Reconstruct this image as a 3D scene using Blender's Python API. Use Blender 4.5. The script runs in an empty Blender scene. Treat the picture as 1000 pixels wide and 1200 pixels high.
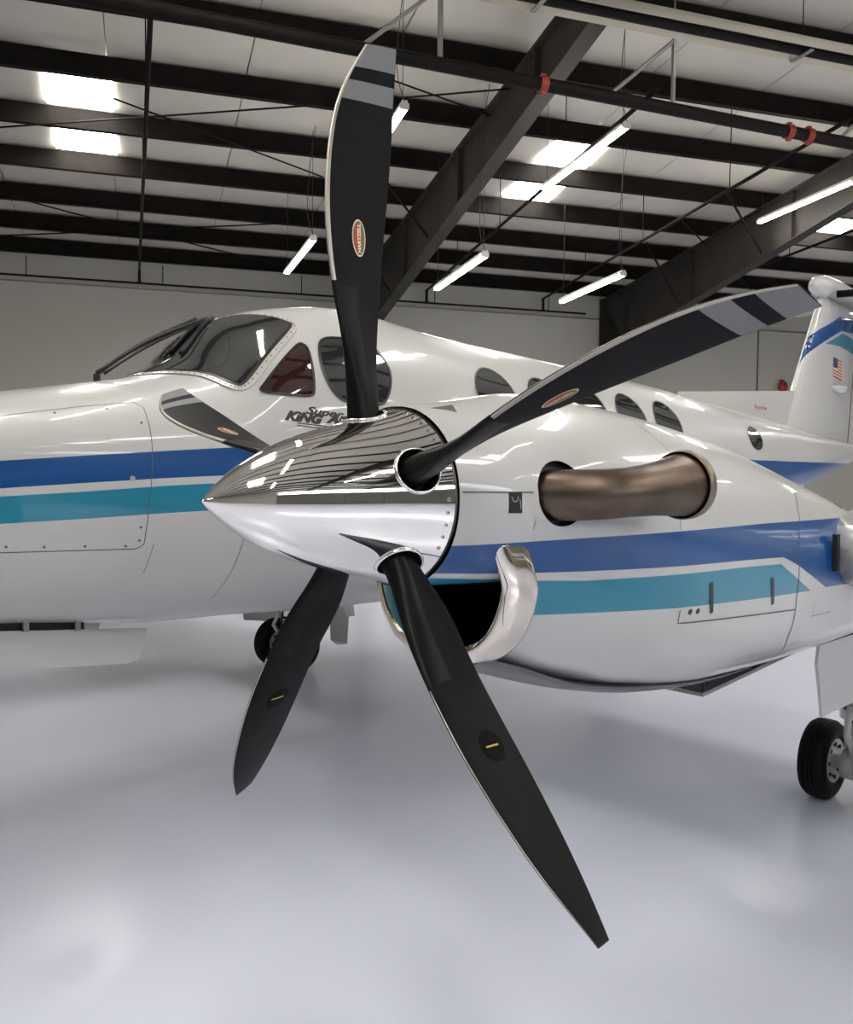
import bpy, bmesh, math, random
import numpy as np
from mathutils import Vector, Matrix
from mathutils.bvhtree import BVHTree
from mathutils.geometry import delaunay_2d_cdt
random.seed(3)
PI = math.pi
sc = bpy.context.scene
COL = sc.collection
HZ = 1.764                                  # propeller hub height above the floor

# ------------------------------------------------------------------ camera
cam_d = bpy.data.cameras.new('camera'); cam = bpy.data.objects.new('camera', cam_d); COL.objects.link(cam)
CX, CY, CZ, YAW, PITCH, ROLL, FOC = 1.8016, -1.5457, 0.082 + HZ, 0.7914, -0.0499, 0.0098, 1047.1
fw = Vector((-math.sin(YAW) * math.cos(PITCH), math.cos(YAW) * math.cos(PITCH), math.sin(PITCH)))
rt = Vector((math.cos(YAW), math.sin(YAW), 0)); up = rt.cross(fw)
r2 = rt * math.cos(ROLL) + up * math.sin(ROLL); u2 = -rt * math.sin(ROLL) + up * math.cos(ROLL)
cam.matrix_world = Matrix(((r2.x, u2.x, -fw.x, CX), (r2.y, u2.y, -fw.y, CY), (r2.z, u2.z, -fw.z, CZ), (0, 0, 0, 1)))
cam_d.sensor_fit = 'VERTICAL'; cam_d.sensor_height = 36.0; cam_d.lens = FOC * 36.0 / 1200.0
cam_d.clip_start = 0.05; cam_d.clip_end = 300
sc.camera = cam

# ------------------------------------------------------------------ sky, strengths of the lit surfaces, exposure
SKY_STRENGTH = 1.0
TUBE_EMIT = 38.0
SKYLIGHT_EMIT = 22.0
DOOR_EMIT = 10.0
w = bpy.data.worlds.new('daylight'); sc.world = w; w.use_nodes = True
bg = w.node_tree.nodes['Background']
bg.inputs[0].default_value = (0.80, 0.88, 1.0, 1); bg.inputs[1].default_value = SKY_STRENGTH
sc.view_settings.view_transform = 'Standard'; sc.view_settings.look = 'None'
sc.view_settings.gamma = 1.0; sc.view_settings.use_curve_mapping = False
sc.view_settings.exposure = 0.06

# ------------------------------------------------------------------ materials
def srgb(r, g, b):
    f = lambda c: (c / 255) / 12.92 if c <= 10 else ((c / 255 + .055) / 1.055) ** 2.4
    return (f(r), f(g), f(b), 1)
def mat(name, col, rough=.5, metal=0., coat=0., spec=.5, noise=None, bump=None, emit=None):
    m = bpy.data.materials.new(name); m.use_nodes = True
    nt = m.node_tree; b = nt.nodes['Principled BSDF']
    if len(col) == 3: col = (*col, 1)
    b.inputs['Base Color'].default_value = col
    b.inputs['Roughness'].default_value = rough; b.inputs['Metallic'].default_value = metal
    b.inputs['Coat Weight'].default_value = coat; b.inputs['Coat Roughness'].default_value = .04
    b.inputs['Specular IOR Level'].default_value = spec
    if noise or bump:
        tc = nt.nodes.new('ShaderNodeTexCoord')
    if noise:                                # (scale, amount, colour towards)
        n = nt.nodes.new('ShaderNodeTexNoise'); n.inputs['Scale'].default_value = noise[0]; n.inputs['Detail'].default_value = 5
        nt.links.new(tc.outputs['Object'], n.inputs['Vector'])
        mr = nt.nodes.new('ShaderNodeMapRange'); mr.inputs[1].default_value = .35; mr.inputs[2].default_value = .7; mr.inputs[4].default_value = noise[1]
        mx = nt.nodes.new('ShaderNodeMix'); mx.data_type = 'RGBA'
        mx.inputs[6].default_value = col; mx.inputs[7].default_value = (*noise[2], 1)
        nt.links.new(n.outputs['Fac'], mr.inputs[0]); nt.links.new(mr.outputs[0], mx.inputs[0]); nt.links.new(mx.outputs[2], b.inputs['Base Color'])
    if bump:
        n2 = nt.nodes.new('ShaderNodeTexNoise'); n2.inputs['Scale'].default_value = bump[0]
        bp = nt.nodes.new('ShaderNodeBump'); bp.inputs['Strength'].default_value = bump[1]; bp.inputs['Distance'].default_value = .02
        nt.links.new(tc.outputs['Object'], n2.inputs['Vector']); nt.links.new(n2.outputs['Fac'], bp.inputs['Height']); nt.links.new(bp.outputs[0], b.inputs['Normal'])
    if emit:
        b.inputs['Emission Color'].default_value = (*emit[0], 1); b.inputs['Emission Strength'].default_value = emit[1]
    return m
WHITE = (.53, .523, .506); BLUE = (.000, .064, .235); TEAL = (.016, .205, .31)
M = dict(
    white=mat('white_paint', WHITE, .22, coat=.6),
    blue=mat('blue_paint', BLUE, .22, coat=.6), teal=mat('teal_paint', TEAL, .22, coat=.6),
    flap=mat('flap_grey', (.26, .255, .24), .4), liprim=mat('polished_rim', (.80, .78, .75), .22, 1), patch=mat('black_patch', (.0025, .0025, .003), .5, spec=.05),
    chrome=mat('polished_metal', (.86, .84, .81), .035, 1),
    dull=mat('worn_metal', (.62, .58, .52), .3, 1, noise=(14, .6, (.45, .38, .30))),
    lip=mat('brushed_lip', (.78, .74, .69), .07, 1, noise=(6, .5, (.62, .51, .38))),
    blade=mat('blade_black', (.0050, .0050, .0056), .52, spec=.10, noise=(30, .3, (.010, .010, .011))),
    boot=mat('rubber_boot', (.0045, .0045, .005), .36, spec=.14),
    bladegrey=mat('tip_grey', (.175, .178, .182), .5, spec=.3), strip=mat('edge_metal', (.42, .39, .34), .36, 1),
    black=mat('flat_black', (.006, .006, .007), .6), rubber=mat('tyre_rubber', (.005, .005, .0055), .6, spec=.15, bump=(60, .2)),
    glass=mat('dark_glazing', (.020, .022, .023), .03, coat=1, spec=.8), glassred=mat('reddish_glazing', (.030, .010, .008), .05, coat=.8),  # glassred carries the reddish cabin interior in its base colour
    seal=mat('window_seal', (.012, .011, .010), .35), frame=mat('windshield_trim', (.58, .555, .51), .3, .25),
    seam=mat('panel_gap', (.10, .10, .10), .6), belly=mat('belly_grey', (.11, .112, .12), .38, noise=(4, .3, (.08, .08, .085))),
    stack=mat('heat_tinted_steel', (.165, .128, .10), .40, 1, noise=(7, .85, (.085, .060, .045)), bump=(5, .12)),
    stackrim=mat('stack_rim', (.25, .20, .15), .38, 1),
    red=mat('badge_red', (.42, .03, .02), .4), cream=mat('badge_cream', (.72, .66, .50), .45), olive=mat('badge_olive', (.16, .115, .02), .45),
    gold=mat('gold_mark', (.62, .42, .09), .4), strut=mat('polished_strut', (.80, .80, .80), .12, 1), grey=mat('grey_enamel', (.62, .62, .61), .4),
    steel=mat('black_steel', (.0072, .0056, .0045), .6, spec=.1, noise=(3, .6, (.017, .0125, .010)), bump=(25, .1)),
    rafter=mat('primed_steel', (.028, .025, .022), .6, spec=.25, noise=(2.2, .7, (.048, .043, .038)), bump=(20, .1)),
    galv=mat('galvanised', (.30, .29, .27), .45, .6), pipe=mat('black_pipe', (.008, .0065, .0055), .55, spec=.12, noise=(4, .5, (.016, .012, .010))),
    redclamp=mat('red_clamp', (.26, .022, .012), .5), ink=mat('black_ink', (.012, .012, .012), .4), lampbody=mat('lamp_housing', (.55, .54, .50), .45),
    insul=mat('insulation_facing', (.575, .545, .485), .55, noise=(.8, .5, (.49, .462, .408)), bump=(1.6, .5)),
    wall=mat('wall_liner', (.52, .50, .435), .5, noise=(.5, .5, (.47, .45, .385)), bump=(1.2, .12)), walljoint=mat('wall_joint', (.33, .315, .27), .6),
    beige=mat('reflector_lit', (.78, .71, .55), .4), reflshade=mat('reflector_shaded', (.27, .25, .215), .45), cable=mat('cord_black', (.015, .015, .015), .5),
    tube=mat('lit_tube', (1, 1, 1), .5, emit=((1.0, .95, .86), TUBE_EMIT)),
    sky=mat('lit_skylight', (.8, .8, .8), .5, emit=((1.0, .97, .92), SKYLIGHT_EMIT)),
    doorpaint=mat('door_paint', (.16, .15, .135), .5), doorlight=mat('lit_door_window', (.8, .8, .8), .5, emit=((.86, .93, 1.0), DOOR_EMIT)),
    bellred=mat('bell_red', (.33, .02, .02), .35), redtext=mat('red_lettering', (.50, .27, .23), .5), flagblue=mat('flag_blue', (.03, .035, .09), .5),
)
def floor_mat():
    m = bpy.data.materials.new('epoxy_floor'); m.use_nodes = True; nt = m.node_tree; b = nt.nodes['Principled BSDF']
    tc = nt.nodes.new('ShaderNodeTexCoord'); n = nt.nodes.new('ShaderNodeTexNoise'); n.inputs['Scale'].default_value = .7; n.inputs['Detail'].default_value = 6
    nt.links.new(tc.outputs['Object'], n.inputs['Vector'])
    mx = nt.nodes.new('ShaderNodeMix'); mx.data_type = 'RGBA'; mx.inputs[6].default_value = (.73, .76, .895, 1); mx.inputs[7].default_value = (.76, .79, .92, 1)
    nt.links.new(n.outputs['Fac'], mx.inputs[0]); nt.links.new(mx.outputs[2], b.inputs['Base Color'])
    b.inputs['Roughness'].default_value = .24; b.inputs['Coat Weight'].default_value = .35; b.inputs['Coat Roughness'].default_value = .10
    n3 = nt.nodes.new('ShaderNodeTexNoise'); n3.inputs['Scale'].default_value = 1.6; n3.inputs['Detail'].default_value = 1; nt.links.new(tc.outputs['Object'], n3.inputs['Vector'])
    bp = nt.nodes.new('ShaderNodeBump'); bp.inputs['Strength'].default_value = .04; bp.inputs['Distance'].default_value = .03
    nt.links.new(n3.outputs['Fac'], bp.inputs['Height']); nt.links.new(bp.outputs[0], b.inputs['Normal'])
    return m
M['floor'] = floor_mat()
def striped(name, bands):
    """white paint with painted bands: bands = [(lower z(y), upper z(y), y0, y1, colour)], each z(y) a list of (y, z)"""
    m = bpy.data.materials.new(name); m.use_nodes = True; nt = m.node_tree; b = nt.nodes['Principled BSDF']
    b.inputs['Roughness'].default_value = .30; b.inputs['Specular IOR Level'].default_value = .25; b.inputs['Coat Weight'].default_value = .6; b.inputs['Coat Roughness'].default_value = .04
    tc = nt.nodes.new('ShaderNodeTexCoord'); sx = nt.nodes.new('ShaderNodeSeparateXYZ'); nt.links.new(tc.outputs['Object'], sx.inputs[0])
    Y, Z = sx.outputs[1], sx.outputs[2]
    def math_(op, a, c):
        n = nt.nodes.new('ShaderNodeMath'); n.operation = op
        for i, q in enumerate((a, c)):
            if isinstance(q, (int, float)): n.inputs[i].default_value = q
            else: nt.links.new(q, n.inputs[i])
        return n.outputs[0]
    def pw(pts):
        s0 = (pts[1][1] - pts[0][1]) / (pts[1][0] - pts[0][0])
        acc = math_('ADD', math_('MULTIPLY', math_('SUBTRACT', Y, pts[0][0]), s0), pts[0][1])
        for i in range(1, len(pts) - 1):
            s1 = (pts[i + 1][1] - pts[i][1]) / (pts[i + 1][0] - pts[i][0])
            acc = math_('ADD', acc, math_('MULTIPLY', math_('MAXIMUM', math_('SUBTRACT', Y, pts[i][0]), 0.), s1 - s0)); s0 = s1
        return acc
    cur = None
    for lo, hi, y0, y1, colr in bands:
        f = math_('MULTIPLY', math_('GREATER_THAN', Z, pw(lo)), math_('LESS_THAN', Z, pw(hi)))
        f = math_('MULTIPLY', f, math_('MULTIPLY', math_('GREATER_THAN', Y, y0), math_('LESS_THAN', Y, y1)))
        mx = nt.nodes.new('ShaderNodeMix'); mx.data_type = 'RGBA'
        if cur is None: mx.inputs[6].default_value = (*WHITE, 1)
        else: nt.links.new(cur, mx.inputs[6])
        mx.inputs[7].default_value = (*colr, 1); nt.links.new(f, mx.inputs[0]); cur = mx.outputs[2]
    nt.links.new(cur, b.inputs['Base Color'])
    return m
M['fuselage'] = striped('fuselage_paint', [
    ([(-.233, -.020), (.1, .001), (.49, .023), (.93, .041), (6, .02), (9, -.10)], [(-.233, .092), (.1, .118), (.49, .147), (.93, .177), (9, .18), (12, .18)], -3, 10.4, BLUE),
    ([(-.233, -.165), (.1, -.154), (.49, -.138), (.93, -.125), (6, -.12), (9, -.2)], [(-.233, -.053), (.1, -.036), (.49, -.012), (.93, .006), (6, .006), (9, -.06)], -3, 6.2, TEAL)])
M['nacelle'] = striped('nacelle_paint', [
    ([(.10, -.196), (.58, -.212), (1.45, -.230), (1.72, -.238), (1.85, -.276), (2.14, -.387), (4, -.43)], [(.10, -.119), (.57, -.111), (1.6, -.108), (2.8, -.122), (4, -.13)], -1, 9, BLUE),
    ([(.10, -.318), (.36, -.328), (1.04, -.359), (1.62, -.379), (2.0, -.388)], [(.10, -.209), (.59, -.240), (1.45, -.254), (1.70, -.262), (1.99, -.387)], -1, 1.99, TEAL)])

# ------------------------------------------------------------------ object helpers
def obj(name, bm_or_me, m=None, parent=None, loc=None, smooth=False):
    if isinstance(bm_or_me, bmesh.types.BMesh):
        me = bpy.data.meshes.new(name); bm_or_me.normal_update(); bm_or_me.to_mesh(me); bm_or_me.free()
    else: me = bm_or_me
    if m is not None and not me.materials: me.materials.append(M[m] if isinstance(m, str) else m)
    if smooth: me.polygons.foreach_set('use_smooth', [True] * len(me.polygons))
    o = bpy.data.objects.new(name, me); COL.objects.link(o)
    if parent: o.parent = parent
    if loc is not None: o.location = loc
    return o
def tag(o, label=None, cat=None, group=None, kind=None):
    for k, v in (('label', label), ('category', cat), ('group', group), ('kind', kind)):
        if v: o[k] = v
    return o
def thing(name, loc, label, cat, group=None):
    o = bpy.data.objects.new(name, None); COL.objects.link(o); o.location = loc
    return tag(o, label, cat, group)
def box(bm, c, s, R=None):
    vs = []
    for x in (-1, 1):
        for y in (-1, 1):
            for z in (-1, 1):
                p = Vector((x * s[0] / 2, y * s[1] / 2, z * s[2] / 2))
                vs.append(bm.verts.new((R @ p if R else p) + Vector(c)))
    for f in ((0, 1, 3, 2), (4, 6, 7, 5), (0, 4, 5, 1), (2, 3, 7, 6), (0, 2, 6, 4), (1, 5, 7, 3)):
        bm.faces.new([vs[i] for i in f])
    return bm
def hexa(bm, P):                       # eight corners: bottom four then top four
    v = [bm.verts.new(p) for p in P]
    for f in ((3, 2, 1, 0), (4, 5, 6, 7), (0, 1, 5, 4), (1, 2, 6, 5), (2, 3, 7, 6), (3, 0, 4, 7)): bm.faces.new([v[i] for i in f])
    return bm
def tube(bm, pts, r, n=8, closed=False, cap=True, flat=None):
    pts = [Vector(p) for p in pts]; N = len(pts); rings = []
    rs = r if isinstance(r, (list, tuple)) else [r] * N
    prev = None
    for i in range(N):
        if closed: t = pts[(i + 1) % N] - pts[i - 1]
        else: t = pts[min(i + 1, N - 1)] - pts[max(i - 1, 0)]
        t.normalize()
        if prev is None:
            a = Vector((0, 0, 1)) if abs(t.z) < .9 else Vector((1, 0, 0))
            nrm = (a - t * a.dot(t)).normalized()
        else: nrm = (prev - t * prev.dot(t)).normalized()
        prev = nrm; bn = t.cross(nrm)
        rings.append([bm.verts.new(pts[i] + (nrm * math.cos(2 * PI * k / n) + bn * math.sin(2 * PI * k / n)) * rs[i]) for k in range(n)])
    for i in range(N if closed else N - 1):
        A, B = rings[i], rings[(i + 1) % N]
        for k in range(n): bm.faces.new((A[k], A[(k + 1) % n], B[(k + 1) % n], B[k]))
    if cap and not closed:
        bm.faces.new(rings[0][::-1]); bm.faces.new(rings[-1])
    return bm
def cyl(bm, a, b, r, n=12, r2=None): return tube(bm, [a, b], [r, r if r2 is None else r2], n)
def lathe(bm, prof, c, axis, n=32):    # prof: (distance along axis, radius)
    axis = Vector(axis).normalized(); a = Vector((0, 0, 1)) if abs(axis.z) < .9 else Vector((1, 0, 0))
    e1 = (a - axis * a.dot(axis)).normalized(); e2 = axis.cross(e1); rings = []
    for h, r in prof:
        rings.append([bm.verts.new(Vector(c) + axis * h + (e1 * math.cos(2 * PI * k / n) + e2 * math.sin(2 * PI * k / n)) * max(r, 1e-4)) for k in range(n)])
    for A, B in zip(rings, rings[1:]):
        for k in range(n): bm.faces.new((A[k], A[(k + 1) % n], B[(k + 1) % n], B[k]))
    return bm
def catmull(pts, m=6, closed=True):
    pts = [Vector(p) for p in pts]; n = len(pts); out = []
    for i in range(n if closed else n - 1):
        g = (lambda j: pts[j % n]) if closed else (lambda j: pts[max(0, min(n - 1, j))])
        p0, p1, p2, p3 = g(i - 1), g(i), g(i + 1), g(i + 2)
        for k in range(m):
            t = k / m
            out.append(.5 * ((2 * p1) + (p2 - p0) * t + (2 * p0 - 5 * p1 + 4 * p2 - p3) * t * t + (3 * p1 - p0 - 3 * p2 + p3) * t ** 3))
    if not closed: out.append(pts[-1])
    return out
def pchip(K, v, x):
    K = np.asarray(K, float); v = np.asarray(v, float); x = np.asarray(x, float)
    h = np.diff(K); d = np.diff(v) / h; m = np.zeros(len(K))
    for i in range(1, len(K) - 1):
        if d[i - 1] * d[i] > 0:
            a = 2 * h[i] + h[i - 1]; b = h[i] + 2 * h[i - 1]; m[i] = (a + b) / (a / d[i - 1] + b / d[i])
    m[0] = d[0]; m[-1] = d[-1]
    i = np.clip(np.searchsorted(K, x) - 1, 0, len(K) - 2); t = (x - K[i]) / h[i]; H = h[i]
    return v[i] * (1 + 2 * t) * (1 - t) ** 2 + v[i + 1] * t * t * (3 - 2 * t) + m[i] * H * t * (1 - t) ** 2 + m[i + 1] * H * t * t * (t - 1)
def spline(k, v, x):                   # natural cubic
    k = np.asarray(k, float); v = np.asarray(v, float); n = len(k); h = np.diff(k); A = np.zeros((n, n)); b = np.zeros(n); A[0, 0] = A[-1, -1] = 1
    for i in range(1, n - 1):
        A[i, i - 1] = h[i - 1]; A[i, i] = 2 * (h[i - 1] + h[i]); A[i, i + 1] = h[i]; b[i] = 6 * ((v[i + 1] - v[i]) / h[i] - (v[i] - v[i - 1]) / h[i - 1])
    Mm = np.linalg.solve(A, b); x = np.asarray(x, float); i = np.clip(np.searchsorted(k, x) - 1, 0, n - 2); t = x - k[i]; H = h[i]
    return v[i] + t * ((v[i + 1] - v[i]) / H - H * (2 * Mm[i] + Mm[i + 1]) / 6) + t * t * Mm[i] / 2 + t ** 3 * (Mm[i + 1] - Mm[i]) / (6 * H)
def inside(p, poly):
    c = False; n = len(poly)
    for i in range(n):
        a, b = poly[i], poly[i - 1]
        if (a[1] > p[1]) != (b[1] > p[1]) and p[0] < (b[0] - a[0]) * (p[1] - a[1]) / (b[1] - a[1]) + a[0]: c = not c
    return c
def surf_mesh(name, S, us, vs, holes=(), scale=(1, 1), flip=False):
    """grid over S(u, v) with real holes cut along loops in (u, v), smooth analytic normals"""
    pts, edges = [], []
    loops = [[(q[0] * scale[0], q[1] * scale[1]) for q in L] for L in holes]
    boxes = [(min(q[0] for q in L), max(q[0] for q in L), min(q[1] for q in L), max(q[1] for q in L)) for L in loops]
    def near(p):
        for L, B in zip(loops, boxes):
            if B[0] - .02 < p[0] < B[1] + .02 and B[2] - .02 < p[1] < B[3] + .02:
                if inside(p, L): return True
                if min((p[0] - q[0]) ** 2 + (p[1] - q[1]) ** 2 for q in L) < (.003) ** 2: return True
        return False
    if holes:
        for v in vs:
            for u in us:
                p = (u * scale[0], v * scale[1])
                if not near(p): pts.append(Vector(p))
        for L in loops:
            s = len(pts); pts += [Vector(q) for q in L]; edges += [(s + i, s + (i + 1) % len(L)) for i in range(len(L))]
        V, _, F, _, _, _ = delaunay_2d_cdt(pts, edges, [], 0, 1e-7)
        UV = [(q.x / scale[0], q.y / scale[1]) for q in V]
        faces = []
        for f in F:
            c = (sum(V[i].x for i in f) / len(f), sum(V[i].y for i in f) / len(f))
            a_, b_, c_ = (V[i] for i in f[:3])
            if abs((b_ - a_).cross(c_ - a_)) < 2e-7: continue
            if any(B[0] < c[0] < B[1] and B[2] < c[1] < B[3] and inside(c, L) for L, B in zip(loops, boxes)): continue
            faces.append(tuple(f))
    else:
        UV = [(u, v) for v in vs for u in us]; n = len(us)
        faces = [(j * n + i, j * n + i + 1, (j + 1) * n + i + 1, (j + 1) * n + i) for j in range(len(vs) - 1) for i in range(n - 1)]
    if flip: faces = [f[::-1] for f in faces]
    UVa = np.array(UV); P = S(UVa[:, 0], UVa[:, 1]); e = 1e-4
    vv = np.clip(UVa[:, 1], vs[0] + e, vs[-1] - e)
    du = S(UVa[:, 0] + e, vv) - S(UVa[:, 0] - e, vv); dv = S(UVa[:, 0], vv + e) - S(UVa[:, 0], vv - e)
    N = np.cross(du, dv); N /= np.maximum(np.linalg.norm(N, axis=1), 1e-12)[:, None]
    if flip: N = -N
    me = bpy.data.meshes.new(name); me.from_pydata([tuple(map(float, q)) for q in P], [], faces); me.update()
    me.polygons.foreach_set('use_smooth', [True] * len(me.polygons))
    me.normals_split_custom_set_from_vertices([tuple(map(float, q)) for q in N])
    return me
def section_surface(K, zt, zb, zc, w, nt, nb, xc, pinch=None):
    def S(u, v):
        u = np.asarray(u, float); v = np.asarray(v, float); vk = np.clip(v, K[0], K[-1])
        a, b, c, ww = (pchip(K, q, vk) for q in (zt, zb, zc, w)); t = 2 * PI * u; cs, sn = np.cos(t), np.sin(t)
        upper = sn >= 0; n = np.where(upper, nt, nb(v) if callable(nb) else nb); h = np.where(upper, a - c, c - b)
        z = c + h * np.sign(sn) * np.abs(sn) ** (2 / n)
        if pinch: ww = ww * (1 - pinch(v, c - z))
        return np.stack([xc + ww * np.sign(cs) * np.abs(cs) ** (2 / n), v, z], -1)
    return S
def bvh_of(me):
    return BVHTree.FromPolygons([v.co.copy() for v in me.vertices], [tuple(p.vertices) for p in me.polygons])
def frame_of(bvh, pts):
    c = sum(pts, Vector()) / len(pts); n = Vector()
    for p in pts: n += bvh.find_nearest(p)[1]
    n.normalize(); e1 = Vector((0, 1, 0)); e1 = (e1 - n * e1.dot(n)).normalized(); return c, n, e1, n.cross(e1)
def patch(name, outline, bvh, off, m, parent, hole=None, grid=.04, skirt=.004, label=None):
    """a thin panel lying on a curved surface, bounded by outline (3D points), optionally with an opening"""
    pts = [Vector(p) for p in outline]; c, n, e1, e2 = frame_of(bvh, pts)
    to2 = lambda p: Vector(((p - c).dot(e1), (p - c).dot(e2)))
    L = [to2(p) for p in pts]; H = [to2(Vector(p)) for p in hole] if hole else []
    V = list(L); E = [(i, (i + 1) % len(L)) for i in range(len(L))]
    E += [(len(L) + i, len(L) + (i + 1) % len(H)) for i in range(len(H))]; V += H
    xs = [p.x for p in L]; ys = [p.y for p in L]
    x = min(xs) + grid / 2
    while x < max(xs):
        y = min(ys) + grid / 2
        while y < max(ys):
            if inside((x, y), L) and not (H and inside((x, y), H)) and min((p - Vector((x, y))).length for p in V) > grid * .35: V.append(Vector((x, y)))
            y += grid
        x += grid
    V2, _, F, _, _, _ = delaunay_2d_cdt(V, E, [], 0, 1e-6)
    bm = bmesh.new(); vs = []; nr = []
    for q in V2:
        p = c + e1 * q.x + e2 * q.y; h = bvh.ray_cast(p + n * .5, -n)
        loc, nn = (h[0], h[1]) if h[0] is not None and (h[0] - p).length < .2 else bvh.find_nearest(p)[:2]
        if nn.dot(n) < 0: nn = -nn
        vs.append(bm.verts.new(loc + nn * off)); nr.append(nn)
    for f in F:
        q = Vector((0, 0))
        for i in f: q += V2[i]
        q /= len(f)
        if inside(q, L) and not (H and inside(q, H)):
            try: bm.faces.new([vs[i] for i in f])
            except ValueError: pass
    bmesh.ops.recalc_face_normals(bm, faces=bm.faces)
    bm.normal_update()
    if sum((f.normal.dot(n) for f in bm.faces)) < 0: bmesh.ops.reverse_faces(bm, faces=bm.faces)
    bed = [e for e in bm.edges if e.is_boundary]
    idx = {v: i for i, v in enumerate(vs)}
    if skirt:
        low = {}
        for e in bed:
            for v in e.verts:
                if v not in low: low[v] = bm.verts.new(v.co - nr[idx[v]] * (skirt + off))
        for e in bed:
            a, b = e.verts; bm.faces.new((a, b, low[b], low[a]))
    for v in [v for v in bm.verts if not v.link_faces]: bm.verts.remove(v)
    for f in bm.faces: f.smooth = True
    for e in bed: e.smooth = False
    o = obj(name, bm, m, parent)
    if label: o['label'] = label
    return o
def snap(bvh, p, off=0.):
    loc, n, _, _ = bvh.find_nearest(Vector(p)); return loc + n * off, n
def seam(name, lines, bvh, width, m, parent, off=.0012, step=.03):
    """thin gaps between skin panels"""
    bm = bmesh.new()
    for pts in lines:
        P = []
        pts = [Vector(p) for p in pts]
        for a, b in zip(pts, pts[1:]):
            k = max(1, int((b - a).length / step)); P += [a.lerp(b, i / k) for i in range(k)]
        P.append(pts[-1]); prev = None
        S = [snap(bvh, p, off) for p in P]
        for i, (q, n) in enumerate(S):
            t = S[min(i + 1, len(S) - 1)][0] - S[max(i - 1, 0)][0]; s = n.cross(t).normalized() * width / 2
            cur = (bm.verts.new(q + s), bm.verts.new(q - s))
            if prev: bm.faces.new((prev[0], prev[1], cur[1], cur[0]))
            prev = cur
    return obj(name, bm, m, parent)
def studs(name, pts, bvh, r, m, parent, off=.001, h=.002):
    bm = bmesh.new()
    for p in pts:
        q, n = snap(bvh, p, off - .002); cyl(bm, q, q + n * (h + .002), r, 8)
    return tag(obj(name, bm, m, parent), kind='stuff')
def letters(text, size, shear=0., bold=0.):
    cu = bpy.data.curves.new('lettering', 'FONT'); cu.body = text; cu.size = size; cu.shear = shear; cu.offset = bold; cu.resolution_u = 3
    o = bpy.data.objects.new('lettering', cu); COL.objects.link(o)
    dg = bpy.context.evaluated_depsgraph_get(); me = bpy.data.meshes.new_from_object(o.evaluated_get(dg))
    bpy.data.objects.remove(o); bpy.data.curves.remove(cu)
    return me
def lettering(name, text, size, origin, ex, ey, m, parent, bvh=None, off=.0015, shear=0., bold=0., width=None, norm=None, center=False):
    me = letters(text, size, shear, bold); ex = Vector(ex).normalized(); ey = Vector(ey).normalized(); o0 = Vector(origin)
    xs = [v.co.x for v in me.vertices]; x0, x1 = min(xs), max(xs); k = width / (x1 - x0) if width else 1.
    for v in me.vertices:
        p = o0 + ex * ((v.co.x - (x0 + x1) / 2 if center else v.co.x - x0) * k) + ey * v.co.y
        if bvh: v.co = snap(bvh, p, off)[0]
        else: v.co = p
    return obj(name, me, m, parent)

# ------------------------------------------------------------------ the hangar: its own axes, s along the back wall, t away from the camera, z up
TH = 1.1003
D1 = Vector((-math.sin(TH), math.cos(TH), 0)); D2 = Vector((math.cos(TH), math.sin(TH), 0))
def HW(s, t, z): return Vector((CX, CY, 0)) + D2 * s + D1 * t + Vector((0, 0, z))
RH = Matrix(((D2.x, D1.x, 0), (D2.y, D1.y, 0), (0, 0, 1)))
S0, S1, T0, T1 = -13.0, 31.0, -11.0, 20.1
def zp(t): return CZ + 4.17 + .11 * (20 - max(t, 2.0) ) + (0 if t > 2 else -.11 * (2.0 - t))   # underside of the purlins, ridge at t = 2
def hbox(bm, s, t, z, ds, dt, dz): return box(bm, HW(s, t, z), (ds, dt, dz), RH)
def struct(name, bm, m, **k): return tag(obj(name, bm, m, **k), kind='structure')
floor = struct('floor', hbox(bmesh.new(), (S0 + S1) / 2, (T0 + T1) / 2, -.1, S1 - S0, T1 - T0 + .4, .2), 'floor')
wall_back = struct('wall_back', hbox(bmesh.new(), (S0 + S1) / 2, T1 + .1, 3.3, S1 - S0 + .4, .2, 6.6), 'wall')
wall_left = struct('wall_left', hbox(bmesh.new(), S0 - .1, (T0 + T1) / 2, 4.2, .2, T1 - T0, 8.4), 'wall')
wall_right = struct('wall_right', hbox(bmesh.new(), S1 + .1, (T0 + T1) / 2, 4.2, .2, T1 - T0, 8.4), 'wall')
wall_front = struct('wall_front', hbox(bmesh.new(), (S0 + S1) / 2, T0 - .1, 3.6, S1 - S0, .2, 7.2), 'wall')
door_1 = struct('door_1', hbox(bmesh.new(), 8.5, T0 + .06, 2.3, 14.0, .1, 4.6), 'doorpaint')
for q in range(4): obj('door_panel', hbox(bmesh.new(), 3.25 + 3.5 * q, T0 + .12, 2.3, 3.42, .04, 4.5), 'doorpaint', door_1)
# roof: deck above, white faced insulation between the purlins, in widths with a joint between them
bm = bmesh.new()
for ta, tb in ((T1 + .3, 2.0), (2.0, T0 - .2)):
    za, zb_ = zp(ta) + .40, zp(tb) + .40
    hexa(bm, [HW(S0 - .3, ta, za), HW(S1 + .3, ta, za), HW(S1 + .3, tb, zb_), HW(S0 - .3, tb, zb_), HW(S0 - .3, ta, za + .1), HW(S1 + .3, ta, za + .1), HW(S1 + .3, tb, zb_ + .1), HW(S0 - .3, tb, zb_ + .1)])
ceiling = struct('ceiling', bm, 'galv')
PUR = [19.7, 18.35, 17.0, 15.55, 14.1, 12.6, 11.1, 9.6, 8.1, 6.6, 5.1, 3.6, 2.1, .6, -.9, -2.4, -3.9, -5.4, -6.9, -8.4, -9.9]
SKYL = [(-1.25, -.35), (6.35, 7.25), (13.05, 13.95), (20.2, 21.1)]
s = S0; wd = 1.8
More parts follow.
